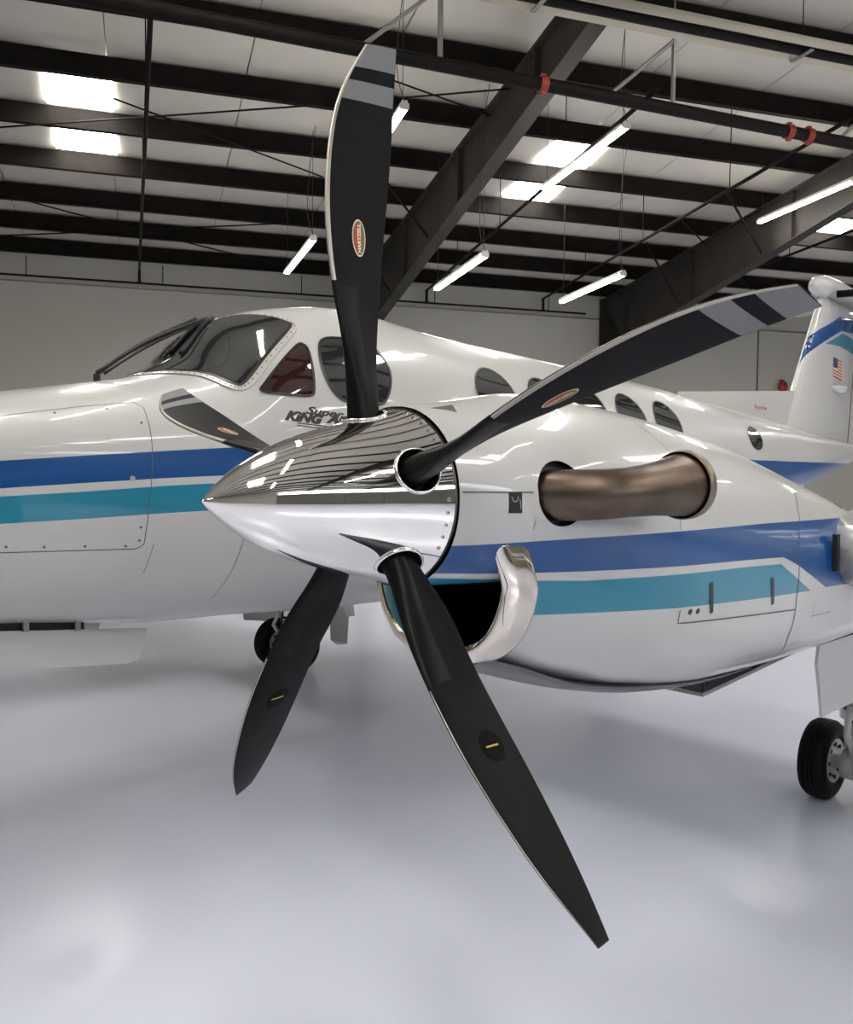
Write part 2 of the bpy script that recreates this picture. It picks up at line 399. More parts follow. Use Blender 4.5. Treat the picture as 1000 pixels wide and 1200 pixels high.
while s < S1 - .1:
    e = min(s + wd - .015, S1); bm = bmesh.new()
    rows = [T1] + [t - .01 for t in PUR] + [T0]
    for ta, tb in zip(rows, rows[1:]):
        n = 4; pv = None
        for k in range(n + 1):
            t = ta + (tb - ta) * k / n; sag = -.035 * math.sin(PI * k / n); z = zp(t) + .345 + sag
            cur = [bm.verts.new(HW(s, t, z + .004)), bm.verts.new(HW(s + .05, t, z)), bm.verts.new(HW(e - .05, t, z)), bm.verts.new(HW(e, t, z + .004))]
            if pv:
                for q in range(3):
                    bm.faces.new((pv[q], cur[q], cur[q + 1], pv[q + 1])).smooth = True
            pv = cur
    bmesh.ops.remove_doubles(bm, verts=bm.verts, dist=.001)
    obj('insulation_sheet', bm, 'insul', ceiling); s += wd
for t in PUR:
    z0 = zp(t); bm = bmesh.new()
    hbox(bm, (S0 + S1) / 2, t, z0 + .15, S1 - S0, .02, .30); hbox(bm, (S0 + S1) / 2, t - .045, z0 + .01, S1 - S0, .09, .02); hbox(bm, (S0 + S1) / 2, t + .045, z0 + .30, S1 - S0, .09, .02)
    obj('purlin', bm, 'steel', ceiling)
# translucent roof lights
k = 1
for q in range(6):                          # translucent lights over the hangar door
    struct('window_%d' % k, hbox(bmesh.new(), 2.8 + 2.3 * q, T0 + .03, 5.5, 2.2, .06, 1.1), 'doorlight'); k += 1
for (sa, sb) in SKYL:
    for (ta, tb) in ((15.45, 14.25), (14.0, 12.95), (6.5, 5.2), (5.0, 3.7), (-1.0, -2.3), (-2.5, -3.8)):  # spans beyond the first pair are unseen, added to light the hall
        bm = bmesh.new()
        hexa(bm, [HW(sa, ta, zp(ta) + .29), HW(sb, ta, zp(ta) + .29), HW(sb, tb, zp(tb) + .29), HW(sa, tb, zp(tb) + .29), HW(sa, ta, zp(ta) + .36), HW(sb, ta, zp(ta) + .36), HW(sb, tb, zp(tb) + .36), HW(sa, tb, zp(tb) + .36)])
        struct('window_%d' % k, bm, 'sky'); k += 1
# rigid frames: tapered rafters with haunch, columns
def zlow(t):
    return float(np.interp(t, [-11, 2, 8.9, 18.2, 18.9], [zp(-11) - .75, zp(2) - .7, CZ + 4.85, CZ + 3.12, CZ + 2.95]))
def rafter(s):
    bm = bmesh.new(); ts = [19.9, 18.9, 18.2, 15, 12, 8.9, 5, 2, -3, -11]
    for a, b in zip(ts, ts[1:]):
        la, lb = (zlow(min(a, 18.9)), zlow(min(b, 18.9)))
        for (w0, la2, lb2, ua, ub) in ((.012, la, lb, zp(a), zp(b)), (.22, la - .02, lb - .02, la, lb), (.22, zp(a) - .02, zp(b) - .02, zp(a), zp(b))):
            hexa(bm, [HW(s - w0 / 2, a, la2), HW(s + w0 / 2, a, la2), HW(s + w0 / 2, b, lb2), HW(s - w0 / 2, b, lb2), HW(s - w0 / 2, a, ua), HW(s + w0 / 2, a, ua), HW(s + w0 / 2, b, ub), HW(s - w0 / 2, b, ub)])
    r = obj('rafter', bm, 'rafter', ceiling)
    bm = bmesh.new()
    for t in (10.4, 13.2, 16.2, 18.9): hbox(bm, s, t, (zlow(t) + zp(t)) / 2, .18, .015, zp(t) - zlow(t))
    obj('stiffener', bm, 'rafter', r)
    bm = bmesh.new()
    for (w0, ta, tb, tc, td) in ((.012, 20, 19.5, 18.9, 20), (.22, 20, 19.98, 19.98, 20), (.22, 19.5, 19.48, 18.88, 18.9)):
        if w0 < .1: P = [(20., 0), (19.5, 0), (18.9, CZ + 2.97), (20., CZ + 4.2)]
        elif ta == 20: P = [(20.02, 0), (20.0, 0), (20.0, CZ + 4.2), (20.02, CZ + 4.2)]
        else: P = [(19.5, 0), (19.48, 0), (18.88, CZ + 2.97), (18.9, CZ + 2.97)]
        vv = [bm.verts.new(HW(s + q, t, z)) for q in (-w0 / 2, w0 / 2) for t, z in P]
        for f in ((0, 1, 2, 3), (7, 6, 5, 4), (0, 4, 5, 1), (1, 5, 6, 2), (2, 6, 7, 3), (3, 7, 4, 0)): bm.faces.new([vv[i] for i in f])
    bmesh.ops.recalc_face_normals(bm, faces=bm.faces)
    obj('column', bm, 'rafter', wall_back)
for s in (4.75, 10.95): rafter(s)
# wall panel joints and the eave trim
for s in (-10.4, -5.2, 15.6, 20.8, 26.0):
    obj('panel_joint', hbox(bmesh.new(), float(s), T1 - .004, 3.0, .04, .012, 5.9), 'seam' if s == 15.6 else 'walljoint', wall_back)
obj('eave_trim', hbox(bmesh.new(), (S0 + S1) / 2, T1 - .01, CZ + 3.72, S1 - S0, .03, .03), 'galv', wall_back)
# roof bracing rods
for a, b in [((-.34, 12.96), (2.84, 14.66)), ((-1.89, 14.2), (2.2, 12.49)), ((-2.5, 16.5), (-.07, 17.78)), ((-2.51, 18.7), (2.64, 16.76)), ((.6, 18.1), (2.84, 19.15)), ((3.0, 11.5), (5.13, 12.21)), ((3.4, 11.95), (4.76, 11.34)), ((13.92, 18.26), (9.77, 14.88))]:
    obj('brace_rod', cyl(bmesh.new(), HW(*a, zp(a[1]) - .04), HW(*b, zp(b[1]) - .04), .014, 6), 'steel', ceiling)
for (s, a, b) in ((4.6, 14.2, 16.1), (4.6, 16.6, 18.7), (10.8, 13.6, 15.6), (10.8, 16.2, 18.4)):     # flange braces down to the frames
    for d in (-1.,):
        obj('flange_brace', cyl(bmesh.new(), HW(s + d, a, zp(a) + .02), HW(s, a + .3, zlow(a + .3) + .05), .022, 6), 'steel', ceiling)

# ---- sprinkler main under the roof with red couplings, hangers, branch lines to the back wall
MT, MZ = 8.5, CZ + 3.86
def mt(s): return 8.2 + (s - .98) * .0745
main = obj('sprinkler_main', cyl(bmesh.new(), HW(S0 + .2, mt(S0 + .2), MZ), HW(S1 - .2, mt(S1 - .2), MZ), .068, 20), 'pipe', smooth=True)
tag(main, 'thick black sprinkler pipe with red couplings hung across under the roof', 'pipe')
for s in (3.87, 7.05, 7.34):
    bm = bmesh.new(); lathe(bm, [(-.04, .06), (-.04, .082), (.04, .082), (.04, .06)], HW(s, mt(s), MZ), D2, 20)
    box(bm, HW(s, mt(s), MZ + .085), (.05, .05, .03), RH); box(bm, HW(s, mt(s), MZ - .085), (.05, .05, .03), RH)
    tag(obj('coupling', bm, 'redclamp', main), 'red pipe coupling')
for s in (2.75, 5.45, 8.6):
    bm = bmesh.new(); cyl(bm, HW(s, mt(s), MZ + .05), HW(s, mt(s), MZ + .75), .028, 6); obj('hanger', bm, 'galv', main)
    obj('hanger_rod', cyl(bmesh.new(), HW(s, mt(s), MZ + .7), HW(s, mt(s), zp(mt(s)) + .3), .008, 6), 'galv', main)
    bm = bmesh.new(); cyl(bm, HW(s - .75, mt(s - .75), MZ + .06), HW(s, mt(s), MZ + .72), .022, 6); obj('sway_brace', bm, 'galv', main)
for i, (a, b, lab) in enumerate((((.1, 8.45), (-.02, 19.95), 'thin black sprinkler branch pipe ending on the wall above the airplane nose'),
        ((5.2, 8.45), (6.3, 19.95), 'thin black sprinkler branch pipe running right beside the lamp over the nearer rafter'),
        ((7.7, 8.45), (9.25, 19.95), 'thin black sprinkler branch pipe running between the two dark rafters'),
        ((10.9, 8.45), (12.3, 19.95), 'thin black sprinkler branch pipe behind the second dark rafter'))):
    z0 = CZ + 4.08
    bm = bmesh.new(); cyl(bm, HW(a[0], a[1], z0 - .08), HW(b[0], b[1], z0), .026, 8)
    o = tag(obj('branch_pipe', bm, 'pipe', smooth=True), lab, 'pipe', 'sprinkler branch pipes')
    bm = bmesh.new(); cyl(bm, HW(b[0], b[1] - .06, z0 + .02), HW(b[0], b[1] - .06, z0 - .26), .03, 8); cyl(bm, HW(b[0], b[1] - .06, z0 - .26), HW(b[0], b[1] - .06, z0 - .29), .07, 8); obj('drop', bm, 'pipe', o)
    for t in (11.1, 14.1, 17.0):
        q = a[0] + (b[0] - a[0]) * (t - a[1]) / (b[1] - a[1])
        obj('pipe_hanger', cyl(bmesh.new(), HW(q, t, z0 - .02), HW(q, t, zp(t) + .02), .008, 6), 'steel', o)
wp = obj('wall_pipe', cyl(bmesh.new(), HW(S0 + .3, 19.9, CZ + 3.80), HW(10.4, 19.9, CZ + 3.80), .022, 8), 'pipe')
tag(wp, 'thin dark pipe running along the top of the back wall', 'pipe')
for s in (-2.2, .45, 3.4, 6.5, 9.4): obj('standoff', cyl(bmesh.new(), HW(s, 19.9, CZ + 3.80), HW(s, 19.9, CZ + 4.2), .01, 6), 'steel', wp)

# ---- radiant tube heater crossing the upper right
ht = thing('tube_heater', HW(5.2, 8.0, CZ + 4.45), 'long beige and black tube heater hung under the roof above the sprinkler main', 'heater')
def hp(bm, m, name, par=ht):
    o = obj(name, bm, m, par); o.location = -ht.location; return o
HT, HZ2 = 7.93, CZ + 4.42
HA, HB = 2.4, 15.0
hz = lambda s: HZ2 - .012 * (s - 5)
bm = bmesh.new(); cyl(bm, HW(HA, HT, hz(HA)), HW(HB, HT, hz(HB)), .065, 16); o = hp(bm, 'pipe', 'burner_tube')
for side, nm in ((-1, 'reflector'), (1, 'reflector')):
    bm = bmesh.new()
    pr = [(side * .075, .10), (side * .13, .03), (side * .17, -.05), (side * .165, -.055), (side * .12, .03), (side * .07, .09)]
    A = [bm.verts.new(HW(HA, HT + q, hz(HA) + z)) for q, z in pr]; B = [bm.verts.new(HW(HB, HT + q, hz(HB) + z)) for q, z in pr]
    for i in range(6): bm.faces.new((A[i], A[(i + 1) % 6], B[(i + 1) % 6], B[i]))
    bm.faces.new(A); bm.faces.new(B[::-1]); bmesh.ops.recalc_face_normals(bm, faces=bm.faces)
    hp(bm, 'beige' if side > 0 else 'reflshade', nm)  # same reflector both sides; lit and unlit look put into two colours
bm = bmesh.new(); hexa(bm, [HW(HA, HT - .075, hz(HA) + .095), HW(HB, HT - .075, hz(HB) + .095), HW(HB, HT + .075, hz(HB) + .095), HW(HA, HT + .075, hz(HA) + .095), HW(HA, HT - .075, hz(HA) + .1), HW(HB, HT - .075, hz(HB) + .1), HW(HB, HT + .075, hz(HB) + .1), HW(HA, HT + .075, hz(HA) + .1)])
hp(bm, 'steel', 'reflector_top')
for s in (3.6, 6.6, 9.4):
    bm = bmesh.new(); hbox(bm, s, HT, hz(s) - .07, .05, .30, .012); o = hp(bm, 'galv', 'bracket')
    bm = bmesh.new(); cyl(bm, HW(s, HT, hz(s) + .09), HW(s, HT, zp(HT) + .1), .006, 6); hp(bm, 'steel', 'hanger_chain')

# ---- strip lights, each hung on two wires with a cord
def strip_light(s, ta, tb, z, s2, label, wires=True, cord=True):
    c = HW((s + s2) / 2, (ta + tb) / 2, z); t = thing('strip_light', c, label, 'lamp', 'strip lights hung under the roof')
    A, B = HW(s, ta, z), HW(s2, tb, z); d = (B - A).normalized(); sd = Vector((0, 0, 1)).cross(d)
    R = Matrix((sd, d, (0, 0, 1))).transposed(); L = (B - A).length
    bm = bmesh.new(); vs = []
    for q in (-.5, .5): vs += [bm.verts.new(R @ Vector((x, q * L, zz))) for x, zz in ((-.035, .0), (-.03, .05), (.03, .05), (.035, .0))]
    for i in range(4): bm.faces.new((vs[i], vs[(i + 1) % 4], vs[4 + (i + 1) % 4], vs[4 + i]))
    bm.faces.new(vs[:4][::-1]); bm.faces.new(vs[4:]); bmesh.ops.recalc_face_normals(bm, faces=bm.faces)
    obj('housing', bm, 'lampbody', t)
    for x in (-.026, .026):
        bm = bmesh.new(); cyl(bm, R @ Vector((x, -L / 2 + .03, -.022)), R @ Vector((x, L / 2 - .03, -.022)), .021, 10); obj('tube', bm, 'tube', t)
    for q in (-.5, .5): obj('end_cap', box(bmesh.new(), R @ Vector((0, q * (L - .04), -.01)), (.10, .035, .06), R), 'lampbody', t)
    if wires:
        for q in (-.46, .46):
            top = zp(ta + (tb - ta) * (q + .5)) - z
            bm = bmesh.new(); p = R @ Vector((0, q * L, .05)); cyl(bm, p, Vector((p.x, p.y, top)), .004, 5); obj('suspension_wire', bm, 'cable', t)
    if cord:
        bm = bmesh.new(); top = zp(ta) - z
        pts = catmull([R @ Vector((0, -L / 2, .03)), R @ Vector((.10, -L / 2 - .03, .35)), R @ Vector((.05, -L / 2 + .02, max(.5, top * .7))), R @ Vector((-.02, -L / 2, top + .02))], 6, False)
        tube(bm, pts, .005, 5); obj('cord', bm, 'cable', t)
    return t
strip_light(5.35, 9.31, 11.75, CZ + 3.97, 5.45, 'lit strip light crossing the bright roof light beside the nearer rafter')
strip_light(2.42, 13.14, 15.58, CZ + 3.34, 2.40, 'lit strip light hung above the cockpit roof, beside the upright blade')
strip_light(4.45, 11.42, 13.86, CZ + 2.89, 4.55, 'small lit strip light above the cabin, close beside the nearer rafter')
strip_light(7.15, 12.45, 14.89, CZ + 3.04, 7.28, 'small lit strip light in front of the haunch of the second rafter')
strip_light(10.4, 11.23, 13.67, CZ + 4.45, 10.55, 'long lit strip light crossing the second rafter, above the tail fin')
strip_light(2.74, 9.50, 11.94, CZ + 3.92, 2.80, 'lit strip light half hidden behind the tip of the upright blade')
ORD = ['first', 'second', 'third', 'fourth', 'fifth', 'sixth']
for s in (-9.5, -4.5, .5, 5.5, 10.5, 15.5):           # the other rows of the same hall lighting, overhead and behind
    for t in (4.6, -.4, -5.4):
        strip_light(s, t, t + 2.44, CZ + 4.6, s, 'lit strip light out of view overhead, %s of its row, %s row from the door' % (ORD[int((s + 9.5) / 5 + .5)], ORD[int((t + 5.4) / 5 + .5)]), False, False)
# small things on the far wall
bell = thing('alarm_bell', HW(16.33, 20.02, CZ + 2.24), 'small red round alarm bell on the back wall beside the tail fin', 'bell')
bm = bmesh.new(); lathe(bm, [(0, .09), (-.03, .15), (-.07, .15), (-.12, .10), (-.14, .0)], (0, 0, 0), D1, 20); obj('gong', bm, 'bellred', bell, smooth=True)
bm = bmesh.new(); box(bm, (0, 0, .14), (.10, .08, .10), RH); obj('striker_box', bm, 'bellred', bell)

# ------------------------------------------------------------------ the airplane (coordinates relative to the port propeller hub: x to port, y aft, z up)
FX = -2.615
AP = thing('airplane', (FX, 3.0, 0), 'white twin turboprop airplane with blue and teal stripes parked on glossy floor', 'airplane')
AOFF = Vector((0, 0, HZ)) - AP.location
def part(name, bm, m, smooth=False, parent=None, label=None):
    o = obj(name, bm, m, parent or AP, AOFF if parent is None else None, smooth)
    if label: o['label'] = label
    return o
KF = [-2.3, -2.22, -2.0, -1.5, -.5, 0, .4, .62, .85, 1.1, 1.4, 1.9, 2.6, 3.6, 5.0, 6.3, 7.8, 9.5, 11]
FZT = [-.15, -.07, .04, .20, .351, .422, .492, .533, .632, .863, .976, 1.04, .974, .919, .842, .74, .64, .50, .42]
FZB = [-.22, -.29, -.38, -.51, -.63, -.675, -.717, -.736, -.745, -.749, -.767, -.785, -.79, -.79, -.76, -.60, -.30, .03, .30]
FW = [.04, .13, .26, .43, .60, .66, .69, .705, .72, .73, .74, .75, .75, .75, .75, .67, .47, .26, .07]
FZC = [-.18, -.17, -.14, -.02, .06, .1, .1, .1, .1, .1, .1, .1, .1, .1, .1, .14, .2, .30, .37]
FS = section_surface(KF, FZT, FZB, FZC, FW, 2.3, 2.4, FX)
us = np.linspace(0, 1, 161); vs = np.concatenate([np.linspace(-2.3, -1.9, 16), np.linspace(-1.85, 2.0, 120), np.linspace(2.05, 11, 120)])
fme = surf_mesh('fuselage', FS, us, vs, flip=True)
bm = bmesh.new(); bm.from_mesh(fme); bm.free()
fus = part('fuselage', fme, 'fuselage'); FB = bvh_of(fme)
# --- windshield: two panes, riveted frames, centre post
PANE = [(-2.575, .690, .554), (-2.59, .93, .705), (-2.585, 1.125, .882), (-2.353, 1.238, .893), (-2.215, 1.325, .850), (-2.168, 1.320, .825), (-2.068, 1.106, .653), (-2.022, .945, .505), (-2.045, .900, .492), (-2.191, .826, .544), (-2.362, .746, .563)]
def mirror(P): return [(2 * FX - x, y, z) for x, y, z in P][::-1]
def grow(P, d):
    pts = [Vector(p) for p in P]; c, n, e1, e2 = frame_of(FB, pts); N = len(pts); out = []
    for i in range(N):
        t = (pts[(i + 1) % N] - pts[i - 1]); t -= n * t.dot(n); t.normalize(); o = t.cross(n)
        if o.dot(pts[i] - c) < 0: o = -o
        out.append(pts[i] + o * d)
    return out
for P in (PANE, mirror(PANE)):
    pane = patch('windshield_pane', catmull(P, 4), FB, .010, 'glass', fus, grid=.03, skirt=.008, label='dark glossy windshield pane')
    seam('frame_edge', [catmull(grow(P, .047), 4) + [catmull(grow(P, .047), 4)[0]]], FB, .006, 'seam', fus, .002, .02)
    nn_ = frame_of(FB, [Vector(p) for p in P])[1]; pm = pane.data
    pm.normals_split_custom_set([tuple((Vector(c_.vector) * .24 + nn_ * .76).normalized()) for c_ in pm.corner_normals])
    o1, o2 = catmull(grow(P, .016), 4), catmull(grow(P, .045), 4)
    patch('windshield_seal', o1, FB, .008, 'seal', fus, hole=catmull(grow(P, -.004), 4), grid=.02)
    patch('windshield_frame', o2, FB, .006, 'frame', fus, hole=catmull(grow(P, .010), 4), grid=.02, label='riveted pale metal windshield frame')
    studs('rivet', [p for i, p in enumerate(catmull(grow(P, .031), 5)) if i % 1 == 0], FB, .0042, 'seam', fus, .0055, .002)
# --- side windows
TRI = [(-1.972, 1.03, .480), (-2.02, 1.16, .595), (-2.060, 1.300, .712), (-2.063, 1.335, .716), (-2.030, 1.345, .680), (-1.938, 1.310, .487), (-1.922, 1.275, .449), (-1.93, 1.15, .447), (-1.957, 1.035, .448), (-1.965, 1.010, .462)]
CW = [(-2.032, 1.425, .705), (-2.071, 1.480, .764), (-2.074, 1.578, .783), (-2.052, 1.760, .775), (-1.98, 1.85, .67), (-1.935, 1.846, .561), (-1.903, 1.785, .455), (-1.898, 1.707, .423), (-1.906, 1.532, .427), (-1.922, 1.44, .472), (-1.965, 1.40, .584)]
def side_window(P, m, name, n=4, rim=.014):
    w_ = patch(name, catmull(P, n), FB, .004, m, fus, grid=.05)
    o = seam('window_rim', [list(catmull(grow(P, .004), n)) + [catmull(grow(P, .004), n)[0]]], FB, rim, 'seal', fus, .006, .02)
    return w_
def both(P, *a, **k):
    side_window(P, *a, **k); side_window(mirror(P), *a, **k)
both(TRI, 'glassred', 'side_window', n=3); both(CW, 'glass', 'side_window')
def sidept(y, z, out=.05):
    for x in np.arange(-1.5, -2.6, -.01): pass
    h = FB.ray_cast(Vector((0, y, z)), Vector((-1, 0, 0))); return h[0] if h[0] is not None else Vector((FX + .7, y, z))
for (yc, zc, ry, rz) in ((2.765, .525, .185, .19), (3.28, .50, .185, .19), (3.79, .48, .185, .19), (4.31, .46, .185, .19), (4.83, .435, .185, .19), (6.54, .385, .16, .10)):
    P = [tuple(sidept(yc + ry * math.cos(a), zc + rz * math.sin(a))) for a in np.linspace(0, 2 * PI, 14, endpoint=False)]
    both(P, 'glass', 'cabin_window', n=2, rim=.012)
# --- skin seams, baggage door, lettering
def sp(y, z): return tuple(sidept(y, z))
PANEL = [sp(-.6, .20), sp(-.2, .275), sp(.164, .337), sp(.385, .366), sp(.415, .341), sp(.40, .05), sp(.383, -.28), sp(.35, -.298), sp(-.221, -.285), sp(-.7, -.275)]
seam('baggage_door_gap', [PANEL], FB, .004, 'seam', fus)
studs('fastener', [sp(.375, .27), sp(.36, -.2), sp(.36, -.26), sp(.30, -.283), sp(.12, -.275), sp(-.05, -.27), sp(-.2, -.262), sp(.25, .33), sp(.02, .30)], FB, .006, 'seam', fus, 0)
studs('door_lock', [sp(.31, .02)], FB, .013, 'dull', fus, 0)
seam('skin_seam', [[sp(.43, -.28), sp(.41, -.42)], [sp(.9, -.2), sp(.87, -.42), (-2.1, .82, -.62)]], FB, .003, 'seam', fus)
dirK = (sidept(1.55, .275) - sidept(1.09, .305)); eyK = Vector((-.25, 0, 1))
lettering('title_lettering', 'KiNG', .066, sidept(1.105, .316), dirK, eyK, 'ink', fus, FB, .0015, .55, .0045, width=.245)
lettering('title_lettering', 'AiR', .062, sidept(1.355, .312), dirK, eyK, 'ink', fus, FB, .0015, .5, .0045, width=.17)
lettering('title_lettering', 'Super', .056, sidept(1.235, .352), dirK, eyK, 'ink', fus, FB, .0015, .5, .002, width=.25)
seam('title_underline', [[sp(1.18, .300), sp(1.42, .286)], [sp(1.175, .288), sp(1.39, .275)]], FB, .005, 'ink', fus, .0015)
# --- wipers
for (b, e, bl0, bl1) in (((-2.53, .42, .50), (-2.56, 1.06, .86), (-2.50, .86, .68), (-2.60, 1.12, .90)), ((-2.70, .50, .52), (-2.72, 1.10, .88), (-2.66, .88, .69), (-2.70, 1.14, .92))):
    bq = snap(FB, b)[0]; bm = bmesh.new(); cyl(bm, bq - Vector((0, 0, .02)), bq + Vector((0, 0, .035)), .015, 12)
    wpr = part('wiper', bm, 'black')
    e_ = snap(FB, e, .045)[0]; bm = bmesh.new(); q = bq + Vector((0, 0, .04))
    mid = q.lerp(e_, .45) + Vector((0, 0, .03))
    tube(bm, catmull([q, mid, e_], 6, False), .010, 8); obj('wiper_arm', bm, 'black', wpr, smooth=True); bm = bmesh.new(); tube(bm, catmull([q + Vector((.018, .03, 0)), mid + Vector((.012, .02, -.012)), e_ + Vector((.006, 0, -.01))], 6, False), .006, 6)
    obj('wiper_link', bm, 'black', wpr, smooth=True); bm = bmesh.new()
    for o_ in (bl0,):
        pts = [snap(FB, Vector(bl0).lerp(Vector(bl1), k / 8), .022)[0] for k in range(9)]; tube(bm, pts, .013, 6)
    o = obj('wiper_rubber', bm, 'black', wpr, smooth=True)
# --- nose gear doors, belly antennas
def slab(P, d, n=None):                # flat outline -> plate with thickness d
    P = [Vector(p) for p in P]; nn = (P[1] - P[0]).cross(P[2] - P[1]).normalized() * d; bm = bmesh.new()
    A = [bm.verts.new(p) for p in P]; B = [bm.verts.new(p + nn) for p in P]
    bm.faces.new(A[::-1]); bm.faces.new(B)
    for i in range(len(P)): bm.faces.new((A[i], A[(i + 1) % len(P)], B[(i + 1) % len(P)], B[i]))
    bmesh.ops.recalc_face_normals(bm, faces=bm.faces); return bm
for x, lx in ((-2.36, .0), (-2.87, .0)):
    nd = part('nose_gear_door', slab([(x, -1.5, -.53), (x, -.13, -.668), (x, .60, -.742), (x + .01, .585, -.76), (x + .03, .535, -.885), (x + .03, .47, -.898), (x + .03, .2, -.872), (x + .03, -.13, -.838), (x + .03, -1.5, -.70)], .018), 'white')
    for y in (-1.2, -.7, -.3, .0, .24): part('hinge', box(bmesh.new(), (x, y, -.660 - .10 * y), (.02, .025, .05)), 'galv', parent=nd)
bm = bmesh.new()
hexa(bm, [(-2.85, -1.5, -.60), (-2.38, -1.5, -.60), (-2.38, .28, -.722), (-2.85, .28, -.722), (-2.85, -1.5, -.5), (-2.38, -1.5, -.5), (-2.38, .28, -.6), (-2.85, .28, -.6)])
part('nose_gear_well', bm, 'black')
for (x, y) in ((-2.55, 2.0),):
    part('blade_antenna', slab([(x, y, -.76), (x, y + .10, -.76), (x, y + .12, -.87), (x, y + .06, -.87)], .012), 'white')
# nose gear (just outside the frame to the left)
bm = bmesh.new(); cyl(bm, (FX, -1.05, -.55), (FX, -1.0, -HZ + .30), .045, 14); cyl(bm, (FX - .1, -1.0, -HZ + .28), (FX + .1, -1.0, -HZ + .28), .03, 12); part('nose_gear_strut', bm, 'strut', True)
def wheel(name, c, R, wd, side):
    prof = [(-wd / 2 + .01, R * .55), (-wd / 2, R * .75), (-wd / 2 + .012, R * .92)]
    nrib = 4
    for i in range(nrib):
        a = -wd / 2 + .03 + (wd - .06) * i / nrib; b = a + (wd - .06) / nrib
        prof += [(a + .004, R * (.985 + .015 * math.sin(PI * (i + .2) / nrib))), (b - .004, R * (.985 + .015 * math.sin(PI * (i + .8) / nrib))), (b - .003, R * .965), (b + .003, R * .965)]
    prof += [(wd / 2 - .012, R * .92), (wd / 2, R * .75), (wd / 2 - .01, R * .55), (-wd / 2 + .01, R * .55)]
    bm = bmesh.new(); lathe(bm, prof, c, (1, 0, 0), 48); bmesh.ops.recalc_face_normals(bm, faces=bm.faces); t = part(name, bm, 'rubber', True)
    for f in t.data.polygons: pass
    for sg in (-1, 1):
        bm = bmesh.new(); lathe(bm, [(sg * (wd / 2 - .02), 0), (sg * (wd / 2 - .02), R * .28), (sg * (wd / 2 - .035), R * .30), (sg * (wd / 2 - .005), R * .52), (sg * (wd / 2 - .012), R * .57)], c, (1, 0, 0), 32); bmesh.ops.recalc_face_normals(bm, faces=bm.faces)
        part('wheel_hub', bm, 'grey', True, t, 'light grey wheel hub')
        for k in range(8):
            a = 2 * PI * k / 8; q = Vector(c) + Vector((sg * (wd / 2 - .03), R * .42 * math.cos(a), R * .42 * math.sin(a))); part('wheel_bolt', cyl(bmesh.new(), q, q + Vector((sg * .022, 0, 0)), R * .055, 8), 'black', False, t)
    return t
wheel('nose_wheel', (FX, -1.0, -HZ + .28), .28, .18, 1)
# --- fin, dorsal fin, tailplane
def aero(P0, c0, P1, c1, th0, th1, e_th, n=14, rows=10):
    """tapered wing from P0 to P1 (leading edge points), chords along +y, thickness along e_th"""
    bm = bmesh.new(); rings = []; e_th = Vector(e_th)
    prof = []
    for k in range(n + 1):
        x = .5 * (1 - math.cos(PI * k / n)); t = 5 * (.2969 * math.sqrt(x) - .126 * x - .3516 * x * x + .2843 * x ** 3 - .1036 * x ** 4); prof.append((x, t))
    loop = [(x, t) for x, t in prof] + [(x, -t) for x, t in prof[-2:0:-1]]
    for j in range(rows + 1):
        f = j / rows; P = Vector(P0).lerp(Vector(P1), f); c = c0 + (c1 - c0) * f; th = th0 + (th1 - th0) * f
        rings.append([bm.verts.new(P + Vector((0, x * c, 0)) + e_th * (t * th)) for x, t in loop])
    N = len(loop)
    for A, B in zip(rings, rings[1:]):
        for k in range(N): bm.faces.new((A[k], A[(k + 1) % N], B[(k + 1) % N], B[k]))
    bm.faces.new(rings[0][::-1]); bm.faces.new(rings[-1]); bmesh.ops.recalc_face_normals(bm, faces=bm.faces); return bm
fin = part('fin', aero((FX, 8.35, .40), 2.35, (FX, 9.45, 2.22), 1.35, .26, .15, (1, 0, 0), 18), 'white', True)
finB = bvh_of(fin.data)
part('rudder_gap', slab([(FX + .102, 10.16, .42), (FX + .102, 10.19, .42), (FX + .062, 10.50, 2.1), (FX + .062, 10.47, 2.1)], .004), 'seam', parent=fin)
bm = bmesh.new(); hexa(bm, [(FX - .03, 6.0, .60), (FX + .03, 6.0, .60), (FX + .05, 9.3, .45), (FX - .05, 9.3, .45), (FX - .008, 6.2, .83), (FX + .008, 6.2, .83), (FX + .03, 9.0, 1.02), (FX - .03, 9.0, 1.02)])
dors = part('dorsal_fin', bm, 'white')
bm = bmesh.new()                            # small red marking, too far off to read
for k, (dy, h) in enumerate(((0, .075), (.05, .045), (.10, .05), (.15, .045), (.20, .05), (.25, .04))): box(bm, (FX + .036, 7.73 + dy, .738 + h / 2), (.022, .018, h * .6))
tag(obj('red_marking', bm, 'redtext', dors), kind='stuff')
bm = bmesh.new(); lathe(bm, [(-.02, .001), (0, .05), (.08, .105), (.25, .135), (.6, .14), (1.1, .11), (1.5, .02)], (FX, 9.25, 2.30), (0, 1, 0), 28); bmesh.ops.recalc_face_normals(bm, faces=bm.faces)
part('tail_bullet', bm, 'white', True)
for sg in (-1, 1):
    stb = part('tailplane', aero((FX + sg * .05, 9.50, 2.20), 1.25, (FX + sg * 2.8, 10.25, 2.20), .80, .14, .09, (0, 0, 1), 12), 'white', True)
    bm = bmesh.new(); tube(bm, [(FX + sg * .16, 9.53, 2.20), (FX + sg * 2.79, 10.245, 2.20)], [.045, .028], 12); part('deice_boot', bm, 'boot', True, stb, 'black rubber leading edge boot') if sg > 0 else bm.free()
def finp(P): return [(FX + .12, y, z) for y, z in P]
patch('fin_stripe', finp([(8.80, 1.40), (8.90, 1.60), (9.30, 1.78), (9.86, 1.99), (10.70, 2.0), (10.70, 1.82), (9.91, 1.82), (9.37, 1.63), (8.95, 1.44)]), finB, .005, 'blue', fin, grid=.03, label='blue chevron stripe on the fin')
